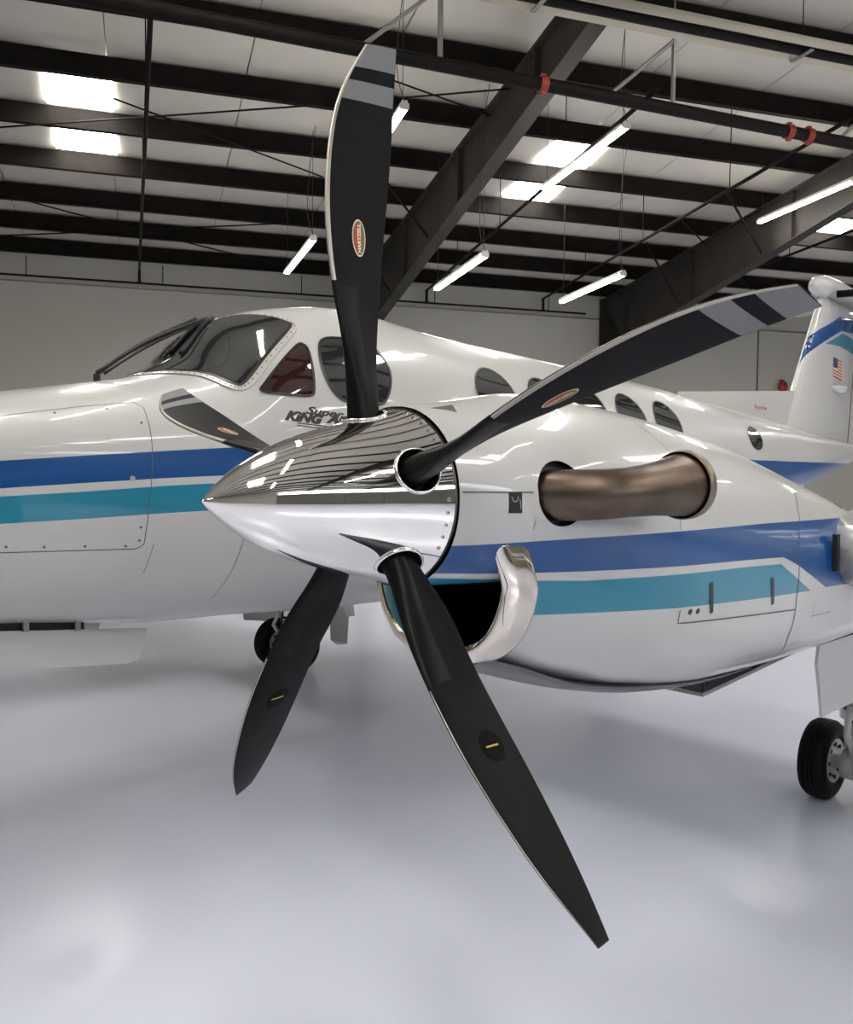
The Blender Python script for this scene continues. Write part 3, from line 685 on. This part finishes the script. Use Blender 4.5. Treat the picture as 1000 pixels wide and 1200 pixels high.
patch('fin_stripe', finp([(9.42, 1.61), (9.96, 1.79), (10.70, 1.77), (10.70, 1.57), (10.3, 1.59), (9.9, 1.62)]), finB, .005, 'teal', fin, grid=.03, label='teal chevron stripe on the fin')
fl = patch('flag_decal', finp([(9.65, 1.47), (9.97, 1.44), (9.97, 1.22), (9.65, 1.25)]), finB, .002, 'cream', fin, grid=.05, skirt=0, label='small striped flag decal')
for k in range(7):
    z = 1.48 - .036 * k; seam('flag_stripe', [[(FX + .12, 9.65 + (.16 if k < 4 else 0), z - .02 - (.015 if k < 4 else 0)), (FX + .12, 9.97, z - .05)]], finB, .018, 'red', fin, .004)
patch('flag_canton', finp([(9.65, 1.475), (9.80, 1.46), (9.80, 1.34), (9.65, 1.35)]), finB, .0045, 'flagblue', fin, grid=.05, skirt=0)
bm = bmesh.new(); tube(bm, [(FX + .10, 9.62, 1.09), (FX + .13, 9.68, 1.09), (FX + .13, 9.9, 1.09), (FX + .11, 10.05, 1.09)], [.02, .05, .05, .03], 12); part('fin_antenna', bm, 'white', True, fin)

# --- nacelles
KN = [.10, .3, .6, 1.0, 1.6, 2.3, 3.0, 4.0, 5.0]
NW = [.246, .31, .355, .38, .385, .38, .36, .30, .06]; NC = [0, -.03, -.08, -.14, -.24, -.33, -.40, -.45, -.45]
NT = [.246, .274, .312, .287, .213, .07, -.095, -.321, -.42]; NBm = [-.44, -.452, -.549, -.656, -.737, -.751, -.74, -.609, -.47]
NBa = [-.246, -.240, -.225, -.26, -.26, -.4, -.45, -.5, -.46]
YL = .335                                  # station of the air intake lip
def PIN(v, d):                              # the cowl is narrower low down, round the intake
    q = np.clip(d / .15, 0, 1); g = np.where(v < YL, np.clip((v - .11) / (YL - .11), 0, 1), np.clip(1 - (v - YL) / .8, 0, 1)); g = g * g * (3 - 2 * g)
    return .14 * q * q * (3 - 2 * q) * g
Smain = section_surface(KN, NT, NBm, NC, NW, 2.1, 2.3, 0, PIN); Snose = section_surface(KN, NT, NBa, NC, NW, 2.1, lambda v: 2.1 + 3.2 * np.clip((v - .11) / (YL - .11), 0, 1) ** 1.5, 0, PIN)
def ell_loop(pts_yz, n=3):                 # outline on the port side of the nacelle (y, z) -> (u, v)
    out = []
    for p in catmull([(y, z, 0) for y, z in pts_yz], n):
        y, z = p.x, p.y; c = float(pchip(KN, NC, y)); a = float(pchip(KN, NT, y)); b = float(pchip(KN, NBm, y))
        h = a - c if z > c else c - b; nn = 2.1 if z > c else 2.3; sn = math.copysign(min(1, abs(z - c) / h) ** (nn / 2), z - c)
        out.append((math.asin(sn) / (2 * PI) + 0., y))
    return out
HOLE = [(.432 + .092 * math.cos(a), .014 + .090 * math.sin(a)) for a in np.linspace(0, 2 * PI, 14, endpoint=False)]
us = np.linspace(-.5, .5, 141); vs = np.concatenate([np.linspace(YL, 1.2, 50), np.linspace(1.22, 5.0, 80)])
nme = surf_mesh('engine_nacelle', Smain, us, vs, holes=[ell_loop(HOLE)], scale=(2.2, 1), flip=True)
vs0 = np.linspace(.1075, YL + .008, 24)
nnose = surf_mesh('nacelle_cowl', Snose, us, vs0, flip=True)
def build_nacelle(dx):
    nac = part('engine_nacelle', nme, 'nacelle', label='white nacelle with blue and teal stripes'); nac.location = AOFF + Vector((dx, 0, 0))
    nose = obj('nose_cowl', nnose, 'nacelle', nac)
    # intake duct behind the lip, black inside
    Sd = section_surface(KN, [a - .02 for a in NT], [b + .025 for b in NBm], NC, [a - .02 for a in NW], 2.1, 2.3, 0, PIN)
    d = obj('intake_duct', surf_mesh('intake_duct', Sd, np.linspace(-.5, .5, 81), np.linspace(YL + .005, .95, 12)), 'black', nac)
    bm = bmesh.new(); ring = [bm.verts.new(p) for p in Sd(np.linspace(0, 1, 41)[:-1], np.full(40, .95))]; bm.faces.new(ring); obj('intake_end_cap', bm, 'black', nac)  # black cap closing the far end of the duct
    # polished lip: a fat crescent round the lower half of the opening
    path = [(-.250, -.12), (-.258, -.20), (-.246, -.29), (-.205, -.375), (-.13, -.432), (0, -.455), (.13, -.432), (.205, -.375), (.246, -.29), (.258, -.20), (.250, -.12)]
    P = catmull([(x, 0, z) for x, z in path], 6, False); N = len(P); bm = bmesh.new(); rings = []
    for i, p in enumerate(P):
        f = i / (N - 1); e = abs(2 * f - 1); t = (P[min(i + 1, N - 1)] - P[max(i - 1, 0)]).normalized(); out = Vector((-t.z, 0, t.x))
        out = -out if out.dot(Vector((p.x, 0, p.z + .15))) < 0 else out
        wdt = .034 * (1 - .25 * e ** 3); fwd = -.064 * (1 - .1 * e) ; back = .062; ysh = -.055 * max(0, e - .7) / .3
        ring = []
        for k in range(20):
            a = 2 * PI * k / 20; ca, sa = math.cos(a), math.sin(a)
            yy = fwd * ca if ca > 0 else -back * ca
            ring.append(bm.verts.new(p + out * (wdt * sa) + Vector((0, YL + .0 + yy + ysh, 0)) + out * (.018 * (-ca) if ca < 0 else 0) ))
        rings.append(ring)
    for A, B in zip(rings, rings[1:]):
        for k in range(20): bm.faces.new((A[k], A[(k + 1) % 20], B[(k + 1) % 20], B[k]))
    bm.faces.new(rings[0]); bm.faces.new(rings[-1][::-1]); bmesh.ops.recalc_face_normals(bm, faces=bm.faces)
    tag(obj('intake_lip', bm, 'lip', nac, smooth=True), 'polished metal air intake lip')
    # grey belly fairing and bypass door
    KB = [.33, .5, .8, 1.2, 1.6, 2.0, 2.4]; Sb = section_surface(KB, [-.448, -.50, -.60, -.67, -.71, -.73, -.72], [-.492, -.553, -.640, -.715, -.748, -.754, -.748], [-.455, -.51, -.61, -.68, -.72, -.735, -.73], [.15, .17, .18, .18, .18, .16, .12], 2.2, 2.3, -.03)
    obj('belly_fairing', surf_mesh('belly_fairing', Sb, np.linspace(0, 1, 81), np.linspace(.34, 2.4, 50), flip=True), 'belly', nac)
    bm = bmesh.new(); hexa(bm, [(-.22, 1.75, -.83), (.06, 1.75, -.83), (.10, 2.55, -.755), (-.22, 2.55, -.755), (-.22, 1.75, -.815), (.06, 1.75, -.815), (.10, 2.55, -.74), (-.22, 2.55, -.74)])
    obj('bypass_door', bm, 'flap', nac)
    bm = bmesh.new(); cyl(bm, (.05, 1.77, -.74), (.05, 1.77, -.825), .005, 8); obj('door_stop', bm, 'black', nac); obj('door_actuator', box(bmesh.new(), (.06, 2.2, -.762), (.03, .06, .045)), 'black', nac)
    return nac
NB_ = bvh_of(nme); NBn = bvh_of(nnose)
nac = build_nacelle(0)
nacR = part('engine_nacelle', nme, 'nacelle', label='white starboard nacelle beyond the fuselage'); nacR.location = AOFF + Vector((2 * FX, 0, 0)); obj('nose_cowl', nnose, 'nacelle', nacR)
def npt(y, z):
    h = (NB_ if y > YL else NBn).ray_cast(Vector((2, y, z)), Vector((-1, 0, 0))); return h[0] if h[0] is not None else Vector((.3, y, z))
seam('cowl_seam', [[npt(2.03, .02), npt(1.95, -.06), npt(1.86, -.2), npt(1.865, -.40), npt(1.925, -.57), npt(2.0, -.655)], [npt(.515, .016), npt(1.0, .014), npt(1.0, .016), npt(1.0, .15)]], NB_, .005, 'seam', nac) if False else None
seam('cowl_seam', [[npt(2.03, .0), npt(1.95, -.06), npt(1.86, -.2), npt(1.865, -.40), npt(1.925, -.57), npt(2.0, -.655)], [npt(1.03, -.365), npt(1.04, -.412), npt(1.45, -.432), npt(1.88, -.452)]], NB_, .005, 'seam', nac)
seam('cowl_joint', [[npt(.985, -.02), npt(.975, -.105)], [npt(1.05, .13), (.20, .98, .235), (.24, 1.02, .2)], [(.12, 2.5, -.0), (.3, 2.45, -.1)]], NB_, .003, 'seam', nac)
seam('cowl_joint', [[npt(.115, .02), npt(.22, .019), npt(.325, .018)]], NBn, .004, 'seam', nac)
for (y0, z0, y1, z1) in ((1.184, -.289, 1.223, -.395), (1.629, -.307, 1.662, -.409)):
    seam('latch', [[npt(y0, z0), npt(y1, z1)]], NB_, .020, 'seal', nac, .003)
studs('drain_hole', [npt(1.091, -.378), npt(1.136, -.380)], NB_, .010, 'seal', nac, 0)
studs('fuel_cap', [(.22, 2.69, -.06)], NB_, .02, 'seal', nac, 0)
seam('access_panel', [[npt(2.05, -.44), npt(2.06, -.50), npt(2.25, -.50)]], NB_, .003, 'seam', nac)
# name plate and scoop on the cowl
cp = patch('data_plate', [npt(.245, .019), npt(.286, .019), npt(.286, -.035), npt(.245, -.035)], NBn, .002, 'black', nac, grid=.02, skirt=.002)
seam('plate_mark', [[npt(.252, .008), npt(.256, -.003), npt(.262, -.006), npt(.270, -.002), npt(.272, .008)], [npt(.277, 0), npt(.279, -.012), npt(.279, -.025)]], NBn, .003, 'galv', nac, .003, .005)
bm = bmesh.new(); q0, q1, q2 = snap(NBn, (.09, .155, .25))[0], snap(NBn, (.105, .215, .26))[0], snap(NBn, (.14, .21, .235))[0]
top_ = snap(NBn, (.118, .212, .25), .012)[0]
v = [bm.verts.new(p) for p in (q0, q1, top_, q2)]; bm.faces.new((v[0], v[1], v[2])); bm.faces.new((v[0], v[2], v[3])); bm.faces.new((v[1], v[3], v[2])); bmesh.ops.recalc_face_normals(bm, faces=bm.faces)
obj('vent_scoop', bm, 'belly', nac)
# exhaust stack: an elbow that leaves the side and sweeps aft, open at its end
EP = [(.12, .405, .006), (.25, .415, .008), (.335, .435, .010), (.415, .485, .014), (.458, .55, .020), (.480, .635, .027), (.49, .715, .034), (.494, .795, .040)]
ER = [.068, .070, .070, .069, .068, .073, .083, .095]
path = catmull(EP, 6, False); rad = [float(q) for q in np.interp(np.linspace(0, 7, len(path)), range(8), ER)]
bm = bmesh.new(); tube(bm, path, rad, 40, cap=False)
tube(bm, path[len(path) // 2:], [q - .005 for q in rad[len(path) // 2:]], 40, cap=False)
stk = obj('exhaust_stack', bm, 'stack', nac, smooth=True); stk['label'] = 'brown heat-stained exhaust stack'
d_ = (path[-1] - path[-2]).normalized(); bm = bmesh.new(); lathe(bm, [(-.030, rad[-1] + .001), (-.030, rad[-1] + .004), (0, rad[-1] + .005), (.003, rad[-1] + .002), (.003, rad[-1] - .006), (-.03, rad[-1] - .007)], path[-1], d_, 40); bmesh.ops.recalc_face_normals(bm, faces=bm.faces)
for f in bm.faces: f.smooth = True
obj('stack_rim', bm, 'stackrim', nac)
bm = bmesh.new(); lathe(bm, [(0, .001), (0, rad[-14] - .006)], path[-14], d_, 24); obj('stack_shade_disc', bm, 'black', nac)  # black disc added inside the stack to stand for its shade
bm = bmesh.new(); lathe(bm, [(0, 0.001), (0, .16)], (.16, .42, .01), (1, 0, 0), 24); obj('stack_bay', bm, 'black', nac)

# --- wings
for sg in (1, -1):
    X = (lambda d: d) if sg > 0 else (lambda d: 2 * FX - d)
    part('wing', aero((X(-.25), 2.15, -.42), 2.35, (X(-1.95), 2.15, -.55), 2.35, .38, .40, (0, 0, 1), 14), 'white', True, label='white inboard wing between fuselage and nacelle')
    wg = part('wing', aero((X(.30), 2.22, -.27), 2.3, (X(5.75), 2.60, .26), 1.05, .40, .15, (0, 0, 1), 14), 'white', True, label='white outboard wing with black boot')
    bm = bmesh.new(); tube(bm, [(X(1.2), 2.275, -.18), (X(5.6), 2.60, .245)], [.05, .03], 12); obj('deice_boot', bm, 'boot', wg, smooth=True)
    bm = bmesh.new(); box(bm, (X(.39), 2.205, -.25), (.02, .03, .15)); obj('inlet_slot', bm, 'black', wg)

# --- main gear
for gx, gy, lab in ((.0, 3.58, 1), (-4.84, 3.24, -1)):
    for dx in (-.16, .16): wheel('main_wheel', (gx + dx, gy, -HZ + .222), .222, .155, 1)
    bm = bmesh.new(); cyl(bm, (gx, gy, -HZ + .222), (gx, gy - .02, -HZ + .52), .045, 16); cyl(bm, (gx, gy - .02, -HZ + .50), (gx, gy - .06, -.60), .062, 16)
    lathe(bm, [(0, .07), (.05, .07)], (gx, gy - .02, -HZ + .49), (0, 0, 1), 16)
    g = part('main_gear_strut', bm, 'strut', True, label='polished main gear strut')
    bm = bmesh.new(); cyl(bm, (gx - .16, gy, -HZ + .222), (gx + .16, gy, -HZ + .222), .04, 14); cyl(bm, (gx - .045, gy, -HZ + .222), (gx + .045, gy, -HZ + .222), .085, 16); part('axle', bm, 'grey', True, g)
    bm = bmesh.new(); tube(bm, [(gx + .05, gy - .06, -HZ + .25), (gx + .02, gy - .16, -HZ + .42), (gx, gy - .07, -HZ + .56)], .018, 8); part('torque_link', bm, 'grey', True, g)
    bm = bmesh.new(); tube(bm, catmull([(gx + .06, gy - .05, -HZ + .16), (gx + .1, gy - .1, -HZ + .12), (gx + .05, gy - .1, -HZ + .3), (gx + .06, gy - .07, -HZ + .8)], 5, False), .008, 6); part('brake_line', bm, 'cable', True, g)
for x, y0, y1, zt_, zb_ in ((.20, 2.52, 3.75, -.70, -1.03),):
    for dx in (0, ):
        P = [(x, y0, zt_), (x, y0 - .02, zt_ - .08), (x, y0 + .02, zt_ - .2), (x + .01, y0 + .03, zb_), (x + .01, y1, zb_), (x, y1, zt_)]
        part('main_gear_door', slab(P, .015), 'white')
for P in ([(-5.30, 2.95, -.80), (-5.30, 3.08, -1.36), (-5.30, 3.60, -1.44), (-5.30, 3.6, -.80)], [(-4.55, 3.50, -.80), (-4.57, 3.53, -1.50), (-4.57, 3.60, -1.55), (-4.45, 3.62, -1.53), (-4.40, 3.62, -.8)]):
    part('main_gear_door', slab(P, .015), 'white')

# --- spinner and propeller
TIPY, RIMY, RS = -.484, .102, .243
def rsp(y):
    q = np.clip((np.asarray(y, float) - TIPY) / (RIMY - TIPY), 0, 1); return (.03 * np.sqrt(q) + .473 * q - .486 * q * q + .224 * q ** 3)
def Ssp(u, v):
    u = np.asarray(u, float); v = np.asarray(v, float); yy = TIPY + (RIMY - TIPY) * np.clip(v, 0, 1) ** 1.6; r = rsp(yy); t = 2 * PI * u
    return np.stack([r * np.sin(t), yy, r * np.cos(t)], -1)
PHASE = -.047
def spinner_loop(th, grow_=1.0, n=40):
    L = []; v0 = ((0.0 - TIPY) / (RIMY - TIPY)) ** (1 / 1.6)
    for k in range(n):
        a = 2 * PI * k / n; y = .004 + .058 * grow_ * math.cos(a); du = .056 * grow_ * math.sin(a) / (2 * PI * float(rsp(0)))
        L.append((th / (2 * PI) + du, ((y - TIPY) / (RIMY - TIPY)) ** (1 / 1.6)))
    return L
ths = [PHASE + i * 2 * PI / 5 for i in range(5)]
holes = [spinner_loop(t) for t in ths]
sme = surf_mesh('spinner', Ssp, np.linspace(-.1, .9, 181), np.linspace(.004, 1, 80), holes=holes, scale=(1.4, .62))
hubE = part('spinner', sme, 'chrome', label='polished chrome spinner cone'); SB = bvh_of(sme)
def prop_details(par):
    for t in ths:
        bm = bmesh.new(); L = spinner_loop(t, 1.03, 64); P = Ssp(np.array([q[0] for q in L]), np.array([q[1] for q in L]))
        q = [Vector(map(float, p)) for p in P]; q = [p + Vector((p.x, 0, p.z)).normalized() * .002 for p in q]
        tube(bm, q, .0048, 10, closed=True); obj('hole_lip', bm, 'liprim', par, smooth=True)
        L2 = [[], []]
        for j, sg in enumerate((-1, 1)):
            for y in np.linspace(.03, .099, 6):
                r = float(rsp(y)); a = t + sg * (.052 / r + .01 * (y - .03) / .07); L2[j].append((r * math.sin(a), float(y), r * math.cos(a)))
        seam('filler_seam', L2, SB, .0025, 'seam', par, .0006)
    pts = []
    for k in range(45):
        a = 2 * PI * k / 45 + .03
        if min(abs((a - t + PI) % (2 * PI) - PI) for t in ths) > .26:
            r = float(rsp(.082)); pts.append((r * math.sin(a), .082, r * math.cos(a)))
    studs('rim_screw', pts, SB, .0055, 'dull', par, .0006, .0012)
    studs('rim_screw_head', pts, SB, .0025, 'seam', par, .0012, .0014)
    bm = bmesh.new(); lathe(bm, [(0, .001), (0, .08), (.06, .15), (.14, .175), (.24, .18), (.30, .16), (.32, .001)], (0, -.20, 0), (0, 1, 0), 32); bmesh.ops.recalc_face_normals(bm, faces=bm.faces); obj('propeller_hub', bm, 'black', par, smooth=True)  # hub shape put in black so the blade holes look dark
    bm = bmesh.new(); lathe(bm, [(.100, .243), (.106, .243), (.106, .001)], (0, 0, 0), (0, 1, 0), 64); obj('back_plate', bm, 'dull', par)
    bm = bmesh.new(); lathe(bm, [(0, .225), (.003, .235), (.006, .238)], (0, .107, 0), (0, 1, 0), 64); obj('cowl_ring', bm, 'seal', par, smooth=True)
prop_details(hubE)
KB_ = [.10, .15, .24, .36, .5, .7, .9, 1.08, 1.2]
BM_ = [.0, .002, .009, .005, -.006, -.006, .012, .043, .080]
BC_ = [.088, .088, .104, .137, .163, .191, .193, .151, .087]
BT_ = [-6, -6, -6.2, -12.8, -5.9, 3.1, 9.5, 15.7, 21.9]
BTh = [1.0, .96, .62, .26, .15, .095, .07, .055, .045]
def blade_pts(r, x, side):                  # canonical blade: span +z, axis +y, tangent +x; x from 0 (leading edge) to 1
    r = np.asarray(r, float); m_, c_, b_, th_ = spline(KB_, BM_, r), spline(KB_, BC_, r), np.radians(spline(KB_, BT_, r)), pchip(KB_, BTh, r)
    k = np.stack([np.sin(b_), np.cos(b_), 0 * b_], -1); nrm = np.stack([np.cos(b_), -np.sin(b_), 0 * b_], -1)
    rnd = np.clip((r - .15) / .17, 0, 1)     # round shank -> airfoil
    f_air = 2.6 * np.sqrt(np.clip(x, 0, 1)) * (1 - x) ** .8 * .5; f_rnd = np.sqrt(np.clip(x * (1 - x), 0, 1)); f = f_rnd * (1 - rnd) + f_air * rnd
    return np.stack([0 * r, 0 * r, r], -1) + k * (m_ + (x - .5) * c_)[:, None] + nrm * (side * f * th_ * c_)[:, None]
def blade_n(r, side):
    b = math.radians(float(spline(KB_, BT_, [r])[0])); return side * np.array([math.cos(b), -math.sin(b), 0.])
def blade_mesh(name, r0, r1, x0, x1, nr, nx, sides, off=0.):
    bm = bmesh.new(); rs_ = np.linspace(r0, r1, nr); xs_ = x0 + (x1 - x0) * .5 * (1 - np.cos(PI * np.linspace(0, 1, nx))) if x0 <= 0 and x1 >= 1 else np.linspace(x0, x1, nx)
    for side in sides:
        G = [[bm.verts.new(blade_pts([r], np.array([x]), side)[0] + off * blade_n(r, side)) for x in xs_] for r in rs_]
        for i in range(nr - 1):
            for j in range(nx - 1):
                q = (G[i][j], G[i][j + 1], G[i + 1][j + 1], G[i + 1][j]); bm.faces.new(q if side < 0 else q[::-1])
    bmesh.ops.remove_doubles(bm, verts=bm.verts, dist=2e-5); bm.normal_update()
    if len(sides) == 2 and r1 >= 1.199:
        be = [e for e in bm.edges if e.is_boundary and all(v.co.z > 1.19 for v in e.verts)]
        if be: bmesh.ops.contextual_create(bm, geom=be)
    bmesh.ops.recalc_face_normals(bm, faces=bm.faces) if len(sides) == 2 else None
    for f in bm.faces: f.smooth = True
    me = bpy.data.meshes.new(name); bm.to_mesh(me); bm.free(); return me
bl_me = blade_mesh('propeller_blade', .10, 1.2, 0, 1, 90, 22, (-1, 1))
bits = [('leading_edge_strip', blade_mesh('leading_edge_strip', .56, 1.199, 0, .058, 60, 6, (1,), .0009), 'strip', 'bright metal leading edge strip'), ('leading_edge_wrap', blade_mesh('leading_edge_wrap', .56, 1.199, 0, .010, 60, 4, (-1,), .0009), 'strip', None)]
for a, b in ((1.135, 1.1995), (1.045, 1.098)):
    bits.append(('tip_band', blade_mesh('tip_band', a, b, .058, .985, 10, 12, (1,), .0006), 'bladegrey', 'grey tip band'))
bits.append(('deice_boot', blade_mesh('deice_boot', .20, .55, 0, .42, 30, 10, (-1, 1), .0007), 'boot', None))
BB = bvh_of(bl_me)
def face_pt(r, x, side): return Vector(map(float, blade_pts([r], np.array([x]), side)[0]))
def blade_snap(p, side, off):
    q = Vector((side * .3, p[0], p[1])); h = BB.ray_cast(q, Vector((-side, 0, 0))); return h[0] + Vector((side * off, 0, 0)) if h[0] else Vector((0, p[0], p[1]))
def ell(c, a, b, side, off, n=28):
    bm = bmesh.new(); cc = bm.verts.new(blade_snap(c, side, off)); R_ = [bm.verts.new(blade_snap((c[0] + a * math.cos(t), c[1] + b * math.sin(t)), side, off)) for t in np.linspace(0, 2 * PI, n, endpoint=False)]
    for i in range(n): bm.faces.new((cc, R_[i], R_[(i + 1) % n]) if side > 0 else (cc, R_[(i + 1) % n], R_[i]))
    me = bpy.data.meshes.new('badge'); bm.to_mesh(me); bm.free(); return me
LC = (-.004, .682)
bits += [('maker_badge', ell(LC, .0225, .049, 1, .0010), 'cream', 'oval badge, cream rim, red and olive centre'), ('badge_field', ell(LC, .0195, .045, 1, .0014), 'olive', None)]
bm = bmesh.new(); vv = []
for t in np.linspace(0, PI, 10): vv.append(bm.verts.new(blade_snap((LC[0] - .0175 * math.sin(t) * .95, LC[1] + .041 * math.cos(t)), 1, .0017)))
bm.faces.new(vv); me_ = bpy.data.meshes.new('badge_red'); bm.to_mesh(me_); bm.free(); bits.append(('badge_red', me_, 'red', None))
tm = letters('HARTZELL', .016, 0, .0008); xs_ = [v.co.x for v in tm.vertices]; k_ = .076 / (max(xs_) - min(xs_)); x_m = (max(xs_) + min(xs_)) / 2
for v in tm.vertices: v.co = blade_snap((LC[0] + .005 - v.co.y * .9, LC[1] + (v.co.x - x_m) * k_), 1, .0021)
bits.append(('badge_lettering', tm, 'cream', None))
bm = bmesh.new(); hexa(bm, [blade_snap((-.022, .7235), -1, q) for q in (.0022,)] + [blade_snap((.022, .7235), -1, .0022), blade_snap((.022, .7275), -1, .0022), blade_snap((-.022, .7275), -1, .0022)] + [blade_snap((-.022, .7235), -1, .0002), blade_snap((.022, .7235), -1, .0002), blade_snap((.022, .7275), -1, .0002), blade_snap((-.022, .7275), -1, .0002)])
me_ = bpy.data.meshes.new('index_mark'); bm.to_mesh(me_); bm.free()
bits.append(('index_mark', me_, 'gold', 'short gold index mark'))
bits.append(('index_patch', ell((.0, .725), .040, .040, -1, .0008), 'patch', None))
for _, me_, m_, _l in bits:
    if not me_.materials: me_.materials.append(M[m_])
bl_me.materials.append(M['blade'])
BLAB = ['upright black propeller blade', 'black propeller blade pointing right', 'black propeller blade pointing down right', 'black propeller blade pointing down left', 'black propeller blade foreshortened at upper left']
for (dx, labs) in ((0, BLAB), (2 * FX, None)):
    if dx:
        sp2 = part('spinner', sme, 'chrome', label='chrome spinner of the far engine'); sp2.location = AOFF + Vector((dx, 0, 0))
    for i, t in enumerate(ths):
        b_ = bpy.data.objects.new('propeller_blade', bl_me); COL.objects.link(b_); b_.parent = AP; b_.location = AOFF + Vector((dx, 0, 0)); b_.rotation_euler = (0, t, 0)
        if labs: b_['label'] = labs[i]
        for nm, me_, m_, lb in bits:
            if dx and nm != 'leading_edge_strip': continue
            o = bpy.data.objects.new(nm, me_); COL.objects.link(o); o.parent = b_
            if lb: o['label'] = lb
